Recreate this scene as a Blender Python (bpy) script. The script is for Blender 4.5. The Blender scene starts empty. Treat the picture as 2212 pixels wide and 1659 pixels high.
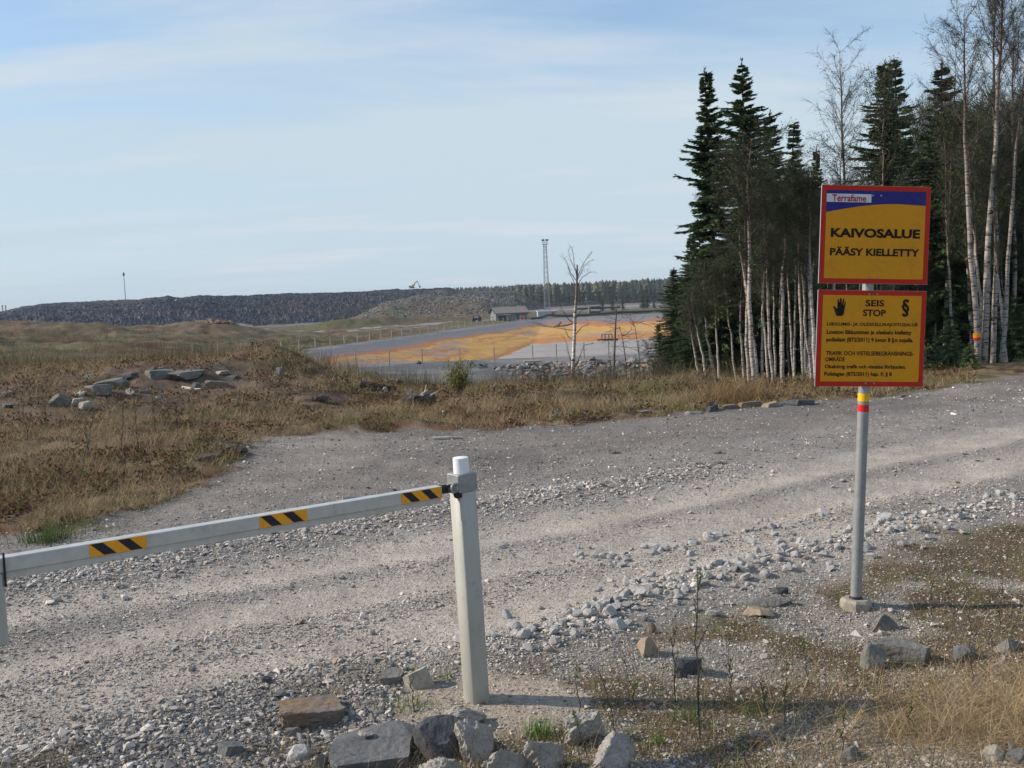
import bpy, math, random
import numpy as np
from mathutils import Vector, Matrix

R = math.radians
C = bpy.data.collections.new("scene_objects"); bpy.context.scene.collection.children.link(C)
sc = bpy.context.scene

# ------------------------------------------------------------------ camera
CAMZ = 1.9
PITCH = math.atan(189.5/2268.0); ROLL = 0.040
Fw = np.array([0, math.cos(PITCH), -math.sin(PITCH)])
R0 = np.array([1.0, 0, 0]); U0 = np.array([0, math.sin(PITCH), math.cos(PITCH)])
Rt = math.cos(ROLL)*R0 - math.sin(ROLL)*U0
Up = math.cos(ROLL)*U0 + math.sin(ROLL)*R0
cam_d = bpy.data.cameras.new("camera"); cam = bpy.data.objects.new("camera", cam_d)
sc.collection.objects.link(cam); sc.camera = cam
M = Matrix.Identity(4)
for i in range(3):
    M[i][0] = Rt[i]; M[i][1] = Up[i]; M[i][2] = -Fw[i]
M[2][3] = CAMZ
cam.matrix_world = M
cam_d.sensor_width = 36.0; cam_d.lens = 36.0*2268/2212
cam_d.clip_start = 0.05; cam_d.clip_end = 20000

def ray(px, py):
    d = Fw + (px-1106)/2268*Rt + (829.5-py)/2268*Up
    return d
def at(px, py, D):
    d = ray(px, py); t = D/d[1]
    return np.array([d[0]*t, D, CAMZ+d[2]*t])

# ------------------------------------------------------------------ world, sun, exposure
SUN_EL = R(31); SUN_DIR = np.array([-1.0, 0.10]); SUN_DIR = SUN_DIR/np.linalg.norm(SUN_DIR)
w = bpy.data.worlds.new("World"); sc.world = w; w.use_nodes = True
nt = w.node_tree; nt.nodes.clear()
def N(tree, t, **k):
    n = tree.nodes.new(t)
    for a, b in k.items(): setattr(n, a, b)
    return n
sky = N(nt, 'ShaderNodeTexSky', sky_type='NISHITA', sun_disc=False)
sky.sun_elevation = SUN_EL
sky.sun_rotation = math.atan2(SUN_DIR[0], SUN_DIR[1])
sky.air_density = 1.0; sky.dust_density = 0.3; sky.ozone_density = 2.5
bg1 = N(nt, 'ShaderNodeBackground'); bg1.inputs[1].default_value = 0.14
tint = N(nt, 'ShaderNodeMix', data_type='RGBA', blend_type='MULTIPLY'); tint.inputs[0].default_value = 1; tint.inputs[7].default_value = (.80, .97, 1.10, 1)
nt.links.new(sky.outputs[0], tint.inputs[6]); nt.links.new(tint.outputs[2], bg1.inputs[0])
bg2 = N(nt, 'ShaderNodeBackground'); bg2.inputs[1].default_value = 0.88
bg2.inputs[0].default_value = (0.62, 0.755, 0.85, 1)
tc = N(nt, 'ShaderNodeTexCoord')
sep = N(nt, 'ShaderNodeSeparateXYZ'); nt.links.new(tc.outputs['Generated'], sep.inputs[0])
# planar projection of thin high cloud: direction / height
mx = N(nt, 'ShaderNodeMath', operation='MAXIMUM'); mx.inputs[1].default_value = 0.0
nt.links.new(sep.outputs[2], mx.inputs[0])
ad = N(nt, 'ShaderNodeMath', operation='ADD'); ad.inputs[1].default_value = 0.12
nt.links.new(mx.outputs[0], ad.inputs[0])
dv = N(nt, 'ShaderNodeVectorMath', operation='DIVIDE')
cb = N(nt, 'ShaderNodeCombineXYZ')
for i in range(3): nt.links.new(ad.outputs[0], cb.inputs[i])
nt.links.new(tc.outputs['Generated'], dv.inputs[0]); nt.links.new(cb.outputs[0], dv.inputs[1])
mp = N(nt, 'ShaderNodeMapping'); mp.inputs['Scale'].default_value = (0.42, 1.1, 0.5)
mp.inputs['Rotation'].default_value = (0, 0, R(-14)); mp.inputs['Location'].default_value = (0.8, 0.55, 0)
nt.links.new(dv.outputs[0], mp.inputs[0])
nz = N(nt, 'ShaderNodeTexNoise'); nz.inputs['Scale'].default_value = 1.15; nz.inputs['Detail'].default_value = 7
nz.inputs['Roughness'].default_value = 0.5; nz.inputs['Distortion'].default_value = 0.5
nt.links.new(mp.outputs[0], nz.inputs['Vector'])
rp = N(nt, 'ShaderNodeMapRange'); rp.inputs['From Min'].default_value = 0.44; rp.inputs['From Max'].default_value = 0.66
rp.inputs['To Min'].default_value = 0.0; rp.inputs['To Max'].default_value = 0.62
nt.links.new(nz.outputs[0], rp.inputs['Value'])
# horizon veil
hz = N(nt, 'ShaderNodeMapRange'); hz.inputs['From Min'].default_value = 0.13; hz.inputs['From Max'].default_value = 0.30
hz.inputs['To Min'].default_value = 0.90; hz.inputs['To Max'].default_value = 0.05
nt.links.new(sep.outputs[2], hz.inputs['Value'])
mm = N(nt, 'ShaderNodeMath', operation='MAXIMUM')
sm = N(nt, 'ShaderNodeMath', operation='ADD', use_clamp=True)
nt.links.new(hz.outputs[0], sm.inputs[0]); nt.links.new(rp.outputs[0], sm.inputs[1])
# small patches of denser warm cloud
mp2 = N(nt, 'ShaderNodeMapping'); mp2.inputs['Scale'].default_value = (0.9, 2.6, 1)
mp2.inputs['Location'].default_value = (2.2, 0.2, 0); mp2.inputs['Rotation'].default_value = (0, 0, R(-6))
nt.links.new(dv.outputs[0], mp2.inputs[0])
nz2 = N(nt, 'ShaderNodeTexNoise'); nz2.inputs['Scale'].default_value = 0.9; nz2.inputs['Detail'].default_value = 6
nt.links.new(mp2.outputs[0], nz2.inputs['Vector'])
rp2 = N(nt, 'ShaderNodeMapRange'); rp2.inputs['From Min'].default_value = 0.52; rp2.inputs['From Max'].default_value = 0.68
rp2.inputs['To Max'].default_value = 0.45
nt.links.new(nz2.outputs[0], rp2.inputs['Value'])
bg3 = N(nt, 'ShaderNodeBackground'); bg3.inputs[0].default_value = (0.80, 0.81, 0.86, 1); bg3.inputs[1].default_value = 0.90
mixa = N(nt, 'ShaderNodeMixShader'); mixb = N(nt, 'ShaderNodeMixShader')
nt.links.new(sm.outputs[0], mixa.inputs[0]); nt.links.new(bg1.outputs[0], mixa.inputs[1]); nt.links.new(bg2.outputs[0], mixa.inputs[2])
nt.links.new(rp2.outputs[0], mixb.inputs[0]); nt.links.new(mixa.outputs[0], mixb.inputs[1]); nt.links.new(bg3.outputs[0], mixb.inputs[2])
wo = N(nt, 'ShaderNodeOutputWorld'); nt.links.new(mixb.outputs[0], wo.inputs[0])

sd = bpy.data.lights.new("sun", 'SUN'); sd.energy = 4.9; sd.angle = R(0.5); sd.color = (1.0, 0.90, 0.78)
so = bpy.data.objects.new("sun", sd); sc.collection.objects.link(so)
sdir = Vector((SUN_DIR[0]*math.cos(SUN_EL), SUN_DIR[1]*math.cos(SUN_EL), math.sin(SUN_EL)))
so.rotation_euler = sdir.to_track_quat('Z', 'Y').to_euler(); so.location = (-20, 5, 30)
sc.view_settings.view_transform = 'Standard'; sc.view_settings.look = 'None'
sc.view_settings.exposure = 0.10; sc.view_settings.gamma = 1.0
sc.cycles.max_bounces = 5; sc.cycles.diffuse_bounces = 3

# ------------------------------------------------------------------ numpy noise
def _h(ix, iy, s):
    h = (ix.astype(np.int64)*374761393 + iy.astype(np.int64)*668265263 + s*1442695041) & 0xffffffff
    h = ((h ^ (h >> 13))*1274126177) & 0xffffffff
    h = (h ^ (h >> 16)) & 0xffffffff
    return h/4294967295.0
def vn(x, y, s=0):
    x = np.asarray(x, float); y = np.asarray(y, float)
    ix = np.floor(x); iy = np.floor(y); fx = x-ix; fy = y-iy
    fx = fx*fx*(3-2*fx); fy = fy*fy*(3-2*fy)
    a = _h(ix, iy, s); b = _h(ix+1, iy, s); c = _h(ix, iy+1, s); d = _h(ix+1, iy+1, s)
    return (a*(1-fx)+b*fx)*(1-fy)+(c*(1-fx)+d*fx)*fy
def fbm(x, y, o=4, s=0, g=0.5):
    t = 0; a = 1.0; n = 0
    for i in range(o):
        t = t + a*vn(np.asarray(x)*2**i+13.7*i, np.asarray(y)*2**i-7.1*i, s+i); n += a; a *= g
    return t/n
def ss(a, b, x):
    t = np.clip((x-a)/(b-a), 0, 1); return t*t*(3-2*t)

# ------------------------------------------------------------------ helpers for objects
def tag(o, label=None, cat=None, group=None, kind=None):
    if label: o["label"] = label
    if cat: o["category"] = cat
    if group: o["group"] = group
    if kind: o["kind"] = kind
    return o
def empty(name, loc, rot=(0, 0, 0), scale=1.0):
    o = bpy.data.objects.new(name, None); C.objects.link(o)
    o.location = loc; o.rotation_euler = rot; o.scale = (scale,)*3
    o.empty_display_size = 0.2
    return o
def mesh_np(name, V, F, mat=None, parent=None, col=None, smooth=False, attrs=None, link=True):
    """V (n,3); F (m,k) array or list of such arrays"""
    me = bpy.data.meshes.new(name)
    V = np.ascontiguousarray(V, dtype=np.float32)
    Fs = F if isinstance(F, list) else [F]
    Fs = [np.asarray(f, dtype=np.int32) for f in Fs if len(f)]
    me.vertices.add(len(V)); me.vertices.foreach_set("co", V.ravel())
    loops = np.concatenate([f.ravel() for f in Fs]); tot = np.concatenate([np.full(len(f), f.shape[1]) for f in Fs]).astype(np.int32)
    st = np.concatenate([[0], np.cumsum(tot)[:-1]]).astype(np.int32)
    me.loops.add(len(loops)); me.loops.foreach_set("vertex_index", loops)
    me.polygons.add(len(tot)); me.polygons.foreach_set("loop_start", st); me.polygons.foreach_set("loop_total", tot)
    me.polygons.foreach_set("use_smooth", np.full(len(tot), smooth, dtype=bool))
    if col is not None:
        a = me.color_attributes.new("col", 'FLOAT_COLOR', 'POINT')
        c4 = np.ones((len(V), 4), np.float32); c4[:, :3] = col
        a.data.foreach_set("color", c4.ravel())
    if attrs:
        for k, v in attrs.items():
            a = me.attributes.new(k, 'FLOAT', 'POINT'); a.data.foreach_set("value", np.asarray(v, np.float32))
    me.update(calc_edges=True); me.validate()
    if mat: me.materials.append(mat)
    o = bpy.data.objects.new(name, me)
    if link: C.objects.link(o)
    if parent: o.parent = parent
    return o

class MB:
    def __init__(s): s.v = []; s.q = []; s.t = []; s.n = 0; s.sm = False
    def add(s, V, Q=(), T=()):
        V = np.asarray(V, float).reshape(-1, 3)
        if len(Q): s.q.append(np.asarray(Q)+s.n)
        if len(T): s.t.append(np.asarray(T)+s.n)
        s.v.append(V); s.n += len(V)
    def box(s, c, d, rot=None, bev=0.0):
        """box centre c, full size d, optional 3x3 rot; chamfered along z edges if bev"""
        hx, hy, hz = d[0]/2, d[1]/2, d[2]/2
        if bev > 0:
            b = bev; P = [(hx, hy-b), (hx-b, hy), (-hx+b, hy), (-hx, hy-b), (-hx, -hy+b), (-hx+b, -hy), (hx-b, -hy), (hx, -hy+b)]
            P2 = [(x*(1-b/hx), y*(1-b/hy)) for x, y in P]
            V = [(x, y, -hz) for x, y in P2]+[(x, y, -hz+b) for x, y in P]+[(x, y, hz-b) for x, y in P]+[(x, y, hz) for x, y in P2]
            Q = []
            for l in range(3):
                for i in range(8):
                    j = (i+1) % 8; Q.append((l*8+i, l*8+j, l*8+8+j, l*8+8+i))
            Q += [(24, 25, 26, 31), (26, 27, 30, 31), (27, 28, 29, 30), (7, 2, 1, 0), (7, 6, 3, 2), (6, 5, 4, 3)]
        else:
            V = [(x, y, z) for z in (-hz, hz) for y in (-hy, hy) for x in (-hx, hx)]
            Q = [(0, 2, 3, 1), (4, 5, 7, 6), (0, 1, 5, 4), (2, 6, 7, 3), (0, 4, 6, 2), (1, 3, 7, 5)]
        V = np.array(V)
        if rot is not None: V = V @ np.asarray(rot).T
        s.add(V+np.asarray(c), Q)
        return s
    def tube(s, pts, rad, n=8, cap=True):
        pts = np.asarray(pts, float); m = len(pts)
        rad = np.full(m, rad) if np.isscalar(rad) else np.asarray(rad, float)
        V = []; prev = None
        for i in range(m):
            t = pts[min(i+1, m-1)]-pts[max(i-1, 0)]; t = t/(np.linalg.norm(t)+1e-9)
            if prev is None:
                a = np.array([0, 0, 1.0]) if abs(t[2]) < .9 else np.array([1.0, 0, 0])
                x = np.cross(a, t)
            else: x = prev-np.dot(prev, t)*t
            x /= np.linalg.norm(x); y = np.cross(t, x); prev = x
            for k in range(n):
                an = 2*math.pi*k/n; V.append(pts[i]+rad[i]*(math.cos(an)*x+math.sin(an)*y))
        Q = [(i*n+k, i*n+(k+1) % n, (i+1)*n+(k+1) % n, (i+1)*n+k) for i in range(m-1) for k in range(n)]
        T = []
        if cap:
            V += [pts[0], pts[-1]]
            T = [(m*n, (k+1) % n, k) for k in range(n)]+[(m*n+1, (m-1)*n+k, (m-1)*n+(k+1) % n) for k in range(n)]
        s.add(V, Q, T); return s
    def build(s, name, mat, parent=None, smooth=False, col=None):
        V = np.concatenate(s.v); F = []
        if s.q: F.append(np.concatenate(s.q))
        if s.t: F.append(np.concatenate(s.t))
        return mesh_np(name, V, F, mat, parent, smooth=smooth, col=col)
def smooth_angle(o, deg=40):
    me = o.data
    me.polygons.foreach_set("use_smooth", np.ones(len(me.polygons), bool))
    try: me.set_sharp_from_angle(angle=R(deg))
    except Exception: pass

# ------------------------------------------------------------------ materials
def mat_base(name):
    m = bpy.data.materials.new(name); m.use_nodes = True
    t = m.node_tree; p = t.nodes['Principled BSDF']; p.inputs['Specular IOR Level'].default_value = 0.3
    return m, t, p
def mat_n(name, c1, c2, scale=10, rough=0.8, metal=0.0, bump=0.0, bscale=None, detail=5, stretch=None, spec=0.3, coord='Object', wear=None):
    """two colours blended by noise plus bump"""
    m, t, p = mat_base(name)
    tc = N(t, 'ShaderNodeTexCoord'); mp = N(t, 'ShaderNodeMapping')
    if stretch: mp.inputs['Scale'].default_value = stretch
    t.links.new(tc.outputs[coord], mp.inputs[0])
    nz = N(t, 'ShaderNodeTexNoise'); nz.inputs['Scale'].default_value = scale; nz.inputs['Detail'].default_value = detail
    nz.inputs['Roughness'].default_value = 0.6
    t.links.new(mp.outputs[0], nz.inputs['Vector'])
    cr = N(t, 'ShaderNodeValToRGB'); cr.color_ramp.elements[0].position = 0.35; cr.color_ramp.elements[1].position = 0.65
    cr.color_ramp.elements[0].color = (*c1, 1); cr.color_ramp.elements[1].color = (*c2, 1)
    t.links.new(nz.outputs[0], cr.inputs[0]); t.links.new(cr.outputs[0], p.inputs['Base Color'])
    p.inputs['Roughness'].default_value = rough; p.inputs['Metallic'].default_value = metal
    p.inputs['Specular IOR Level'].default_value = spec
    if wear:
        n3 = N(t, 'ShaderNodeTexNoise'); n3.inputs['Scale'].default_value = wear[0]; n3.inputs['Detail'].default_value = 9; n3.inputs['Roughness'].default_value = .72
        t.links.new(tc.outputs[coord], n3.inputs['Vector'])
        r3 = N(t, 'ShaderNodeMapRange'); r3.inputs['From Min'].default_value = wear[1]; r3.inputs['From Max'].default_value = wear[1]+.12; r3.inputs['To Max'].default_value = wear[2]
        t.links.new(n3.outputs[0], r3.inputs['Value'])
        m3 = N(t, 'ShaderNodeMix', data_type='RGBA'); t.links.new(r3.outputs[0], m3.inputs[0]); t.links.new(cr.outputs[0], m3.inputs[6]); m3.inputs[7].default_value = (*wear[3], 1)
        t.links.new(m3.outputs[2], p.inputs['Base Color'])
    if bump:
        n2 = N(t, 'ShaderNodeTexNoise'); n2.inputs['Scale'].default_value = bscale or scale*3; n2.inputs['Detail'].default_value = 6
        t.links.new(mp.outputs[0], n2.inputs['Vector'])
        bp = N(t, 'ShaderNodeBump'); bp.inputs['Strength'].default_value = 1.0; bp.inputs['Distance'].default_value = bump
        t.links.new(n2.outputs[0], bp.inputs['Height']); t.links.new(bp.outputs[0], p.inputs['Normal'])
    return m
def mat_attr(name, rough=0.9, vscale=0, vamt=0.3, bump=0.0, bscale=20, transl=0.0, spec=0.2):
    m, t, p = mat_base(name)
    a = N(t, 'ShaderNodeAttribute', attribute_name='col')
    out = a.outputs['Color']
    p.inputs['Roughness'].default_value = rough; p.inputs['Specular IOR Level'].default_value = spec
    tc = N(t, 'ShaderNodeTexCoord')
    if vscale:
        nz = N(t, 'ShaderNodeTexNoise'); nz.inputs['Scale'].default_value = vscale; nz.inputs['Detail'].default_value = 6
        t.links.new(tc.outputs['Object'], nz.inputs['Vector'])
        mr = N(t, 'ShaderNodeMapRange'); mr.inputs['From Min'].default_value = .3; mr.inputs['From Max'].default_value = .7
        mr.inputs['To Min'].default_value = 1-vamt; mr.inputs['To Max'].default_value = 1+vamt
        t.links.new(nz.outputs[0], mr.inputs['Value'])
        v = N(t, 'ShaderNodeVectorMath', operation='SCALE'); t.links.new(out, v.inputs[0]); t.links.new(mr.outputs[0], v.inputs['Scale'])
        out = v.outputs[0]
    t.links.new(out, p.inputs['Base Color'])
    if bump:
        n2 = N(t, 'ShaderNodeTexNoise'); n2.inputs['Scale'].default_value = bscale; n2.inputs['Detail'].default_value = 6
        t.links.new(tc.outputs['Object'], n2.inputs['Vector'])
        bp = N(t, 'ShaderNodeBump'); bp.inputs['Distance'].default_value = bump
        t.links.new(n2.outputs[0], bp.inputs['Height']); t.links.new(bp.outputs[0], p.inputs['Normal'])
    if transl:
        tr = N(t, 'ShaderNodeBsdfTranslucent'); t.links.new(out, tr.inputs[0])
        mx = N(t, 'ShaderNodeMixShader'); mx.inputs[0].default_value = transl
        t.links.new(p.outputs[0], mx.inputs[1]); t.links.new(tr.outputs[0], mx.inputs[2])
        t.links.new(mx.outputs[0], t.nodes['Material Output'].inputs[0])
    return m

# ------------------------------------------------------------------ terrain function
DL = np.array([0, 8, 14, 18, 22, 26, 32, 42, 60, 70, 80, 95, 130, 200, 300, 450, 700, 1200, 3000, 9000], float)
COLS = {
 -900: [0, 0, .1, .3, .5, .55, .4, 0, -.6, -.8, -.9, -1, -1, -.2, -4, -6, -6, -5, -5, -5],
 0:    [0, 0, .1, .3, .5, .55, .3, -.3, -1., -1.2, -1.3, -1.4, -1.4, -.25, -5, -6.2, -6, -5, -5, -5],
 300:  [0, 0, .08, .28, .5, .58, .2, -.5, -1.3, -1.5, -1.7, -1.9, -2.0, -1.6, -5.5, -6.2, -6, -5, -5, -5],
 600:  [0, 0, .02, .2, .36, .36, -.1, -1.1, -2.4, -2.7, -2.9, -3.1, -3.4, -3.6, -5.5, -6.2, -6, -5, -5, -5],
 900:  [0, 0, 0, -.02, -.12, -.38, -.95, -1.95, -3.2, -3.15, -3.25, -3.3, -3.6, -4.2, -5.3, -6.0, -6, -5, -5, -5],
 1106: [0, 0, 0, -.04, -.16, -.45, -1.0, -2.05, -3.4, -3.4, -3.25, -3.3, -3.6, -4.4, -4.9, -5.6, -6, -5, -5, -5],
 1400: [0, 0, 0, -.04, -.2, -.5, -1.1, -2.4, -4.1, -4.5, -3.25, -3.3, -3.4, -4.0, -4.5, -4.9, -5.4, -4, -4, -4],
 1700: [0, 0, 0, .0, -.25, -.55, -.9, -1.6, -3.0, -3.4, -3.2, -3.2, -3.3, -3.8, -4.3, -4.8, -5.2, -4, -4, -4],
 2212: [0, 0, .02, .1, .05, -.5, -.9, -1.4, -2., -2.3, -2.6, -2.8, -3, -3.6, -4.2, -4.6, -5, -4, -4, -4],
 3100: [0, 0, .05, .15, .15, -.1, -.6, -1.2, -2., -2.3, -2.6, -2.8, -3, -3.6, -4.2, -4.6, -5, -4, -4, -4]}
CA = np.array([math.atan((k-1106)/2268) for k in sorted(COLS)])
CT = np.array([COLS[k] for k in sorted(COLS)])
LDL = np.log(DL+6)
def cub(t): return t*t*(3-2*t)
def base_z(x, y):
    x = np.asarray(x, float); y = np.asarray(y, float)
    r = np.hypot(x, y); a = np.arctan2(x, y)
    D = r*np.maximum(np.cos(a), 0.8)
    ld = np.log(D+6)
    ia = np.clip(np.searchsorted(CA, a)-1, 0, len(CA)-2); ta = np.clip((a-CA[ia])/(CA[ia+1]-CA[ia]), 0, 1)
    idd = np.clip(np.searchsorted(LDL, ld)-1, 0, len(DL)-2); td = np.clip((ld-LDL[idd])/(LDL[idd+1]-LDL[idd]), 0, 1)
    ta = .35*cub(ta)+.65*ta; td = .35*cub(td)+.65*td
    return (CT[ia, idd]*(1-ta)+CT[ia+1, idd]*ta)*(1-td)+(CT[ia, idd+1]*(1-ta)+CT[ia+1, idd+1]*ta)*td

def gflat(px, py, z=0.0):
    d = ray(px, py); t = (z-CAMZ)/d[2]; return np.array([d[0]*t, d[1]*t])
def poly_dist(x, y, P):
    best = np.full(np.shape(x), 1e9); side = np.zeros(np.shape(x))
    for i in range(len(P)-1):
        ax, ay = P[i]; bx, by = P[i+1]; dx, dy = bx-ax, by-ay; L2 = dx*dx+dy*dy
        t = np.clip(((x-ax)*dx+(y-ay)*dy)/L2, 0, 1)
        d = np.hypot(x-ax-t*dx, y-ay-t*dy)
        best = np.minimum(best, d)
    return best
def inside(x, y, P):
    c = np.zeros(np.shape(x), bool); n = len(P)
    for i in range(n):
        x0, y0 = P[i]; x1, y1 = P[(i+1) % n]
        cond = (y0 > y) != (y1 > y)
        with np.errstate(divide='ignore', invalid='ignore'):
            xi = (x1-x0)*(y-y0)/(y1-y0+1e-12)+x0
        c ^= cond & (x < xi)
    return c
def sdist(x, y, P):   # signed distance, + inside
    d = poly_dist(x, y, list(P)+[P[0]]); return np.where(inside(x, y, P), d, -d)
G = lambda *pts: [tuple(gflat(a, b)) for a, b in pts]
# gravel yard outline (edge of the vegetation)
YARD = G((-700, 1420), (-200, 1220), (0, 1172), (180, 1150), (400, 1090), (470, 1030), (520, 985), (600, 948), (760, 936), (1100, 925), (1300, 905), (1500, 888), (1740, 872), (1960, 857), (2212, 818), (2600, 770))
YARD = YARD+[(60, 30), (60, -60), (-60, -60), (-60, 2)]
# verge (foreground, this side of the road)
VERGE = G((-900, 2100), (0, 1640), (300, 1560), (560, 1480), (760, 1440), (1000, 1430), (1250, 1395), (1500, 1330), (1750, 1255), (1950, 1180), (2212, 1120), (2700, 1010))+[(30, -5), (-20, -5)]
TR1 = G((-300, 1380), (0, 1320), (300, 1280), (620, 1225), (965, 1171), (1250, 1120), (1500, 1066), (1800, 1004), (2212, 935), (2700, 868))
TR2 = G((-300, 1530), (0, 1450), (250, 1395), (508, 1339), (760, 1290), (965, 1245), (1300, 1185), (1700, 1105), (2212, 990), (2700, 900))
TR3 = G((-200, 1640), (203, 1510), (508, 1450), (762, 1395), (1000, 1350), (1250, 1290), (1600, 1210), (1900, 1150))
GR1 = G((-400, 1330), (0, 1262), (200, 1238), (500, 1180), (900, 1112), (1200, 1068), (1500, 1020))
GR2 = G((0, 1380), (400, 1300), (965, 1208), (1300, 1152), (1700, 1060), (2212, 962))
GR3 = G((0, 1500), (400, 1400), (800, 1330), (1100, 1270), (1500, 1200), (1900, 1100), (2212, 1040))
GR4 = G((1080, 1410), (1250, 1365), (1400, 1300), (1600, 1242), (1800, 1195), (2000, 1140), (2212, 1085))
GR5 = G((1280, 1225), (1360, 1200), (1506, 1184), (1656, 1160), (1760, 1120))
# pond
PNL = (-19.0, 88.0); PA = (-24.5, 110.0); PB = (9.8, 300.0); PC = (150.0, 345.0); PE = (150.0, 80.0)
POND = [PNL, PA, PB, PC, PE]
def linedist(x, y, a, b):
    dx, dy = b[0]-a[0], b[1]-a[1]; L = math.hypot(dx, dy)
    return ((x-a[0])*dy-(y-a[1])*dx)/L      # + to the right of a->b
WATER_Z = -7.0
MOUNDS = []   # (x,y,rx,ry,h)
def addm(px, py, D, rx, ry, h):
    p = at(px, py, D); MOUNDS.append((p[0], D, rx, ry, h))
addm(590, 800, 24, 1.5, 1.6, .42); addm(500, 800, 25, 2.0, 1.8, .12); addm(300, 820, 22, 2.6, 1.7, .22)
addm(80, 850, 19, 1.6, 1.2, .16); addm(420, 990, 13.2, .9, .5, .18); addm(300, 1010, 12.2, .9, .4, .10)
addm(900, 860, 20, 1.1, 1.0, .12); addm(1120, 860, 19.5, 1.8, 1.0, .10); addm(1300, 850, 20, 1.6, 1.2, .10)
addm(1560, 860, 19.5, 1.3, 1.0, .25); addm(1440, 860, 20, 1.2, .9, .12); addm(760, 860, 21, 1.2, 1.1, .12)
addm(480, 712, 195, 9, 12, 2.1); addm(300, 716, 190, 14, 10, .8); addm(30, 705, 180, 16, 12, 1.4); addm(150, 715, 170, 8, 8, .7)
addm(40, 730, 120, 10, 6, .9); addm(200, 735, 110, 9, 5, .6)
addm(700, 697, 300, 9, 9, 1.1); addm(755, 697, 305, 8, 7, 1.7); addm(800, 690, 310, 9, 8, 1.3); addm(835, 690, 318, 6, 7, 1.8); addm(872, 692, 322, 6, 7, 1.1); addm(915, 692, 330, 8, 7, 1.5); addm(965, 690, 335, 9, 8, 1.0)
addm(830, 672, 400, 16, 12, 4.2); addm(900, 668, 410, 18, 12, 4.9); addm(980, 668, 410, 18, 12, 5.0); addm(1040, 670, 400, 14, 10, 3.8)
MND_POST = gflat(1060, 1525)
def height(x, y):
    x = np.asarray(x, float); y = np.asarray(y, float)
    z = base_z(x, y)
    r = np.hypot(x, y)
    for mx_, my_, rx, ry, h in MOUNDS:
        q = ((x-mx_)/rx)**2+((y-my_)/ry)**2
        z = z+h*np.exp(-q)*(0.75+.5*vn(x/rx*2.3+mx_, y/ry*2.3, 5))
    sy = sdist(x, y, YARD)          # + on gravel
    veg = ss(0.15, -0.6, sy+(fbm(x*1.3, y*1.3, 3, 9)-.5)*1.2)
    near = ss(90, 40, r)
    z = z+veg*near*((fbm(x*.9, y*.9, 4, 2)-.45)*.28+(fbm(x*5, y*5, 3, 3)-.5)*.10)
    z = z+veg*ss(35, 90, r)*((fbm(x*.12, y*.12, 4, 4)-.5)*1.2+(fbm(x*.7, y*.7, 3, 7)-.5)*.7*ss(90, 160, r)+(fbm(x*.22+5, y*.22, 3, 8)-.5)*1.1*ss(60, 110, r)*ss(-10, -25, x))*ss(700, 200, r)
    sv = sdist(x, y, VERGE)
    vg = ss(-.3, .3, sv)*ss(40, 20, r)
    z = z+vg*(fbm(x*1.6+3, y*1.6, 4, 12)-.5)*.14*ss(.25, .9, np.hypot(x-MND_POST[0], y-MND_POST[1]))
    yard = (1-veg)*(1-vg)*ss(60, 30, r)
    z = z+yard*((fbm(x*.7, y*.7, 3, 21)-.5)*.06+(fbm(x*9, y*9, 2, 22)-.5)*.016)
    for T_ in (TR1, TR2): z = z-.035*np.exp(-(poly_dist(x, y, T_)/.28)**2)
    for T_, hh in ((GR1, .04), (GR4, .06), (GR3, .025)): z = z+hh*np.exp(-(poly_dist(x, y, T_)/.3)**2)
    q = ((x-MND_POST[0])/.42)**2+((y-MND_POST[1])/.3)**2
    z = z+.02*np.exp(-q**2)*(.8+.4*vn(x*12, y*12, 6))
    # pond basin
    tp = -3.4-1.45*np.clip((y-110)/190, 0, 1.2)
    sl = linedist(x, y, PA, PB); sf = linedist(x, y, PB, PC); sn = linedist(x, y, PE, PNL); sk = linedist(x, y, PNL, PA)
    ins = (sl > 0) & (sf > 0) & (sn > 0) & (sk > 0)
    pl = np.where(sl < 15, tp-.22*sl, tp-.22*15-.02*(sl-15)); pf = -4.85-.0215*sf
    pn = -3.25-.5*sn; pk = -3.2-.4*sk
    bz = np.maximum(np.maximum(pl, pf), np.maximum(pn, pk))
    bz = np.maximum(bz, -8.5)+(fbm(x*.18, y*.18, 4, 31)-.5)*.5*ss(.4, 1.4, tp-bz)+(fbm(x*.9, y*.9, 3, 32)-.5)*.16*ss(.8, 1.2, tp-bz)
    # level the banks
    bank = (np.minimum(np.minimum(sl, sf), np.minimum(sn, sk)) > -7)
    edge = -np.minimum(np.minimum(sl, sf), np.minimum(sn, sk))
    wb = ss(9, 3.5, edge)*(r > 70)*(~ins)
    bt = np.where((edge == -sn), -3.25, np.where(edge == -sk, -3.1, tp))
    z = np.where(wb > 0, z*(1-wb)+bt*wb, z)
    z = np.where(ins, bz, z)
    return z
def hz1(x, y): return float(height(np.array([x]), np.array([y]))[0])
def gnd(px, py, dmin=3.0, dmax=900):
    """first point of the ground along the line of sight"""
    d = ray(px, py); Ds = np.exp(np.linspace(math.log(dmin), math.log(dmax), 1500))
    X = d[0]/d[1]*Ds; Z = CAMZ+d[2]/d[1]*Ds; H = height(X, Ds)
    k = np.argmax(H >= Z)
    if H[k] < Z[k]: k = len(Ds)-1
    return np.array([X[k], Ds[k], H[k]])

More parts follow.
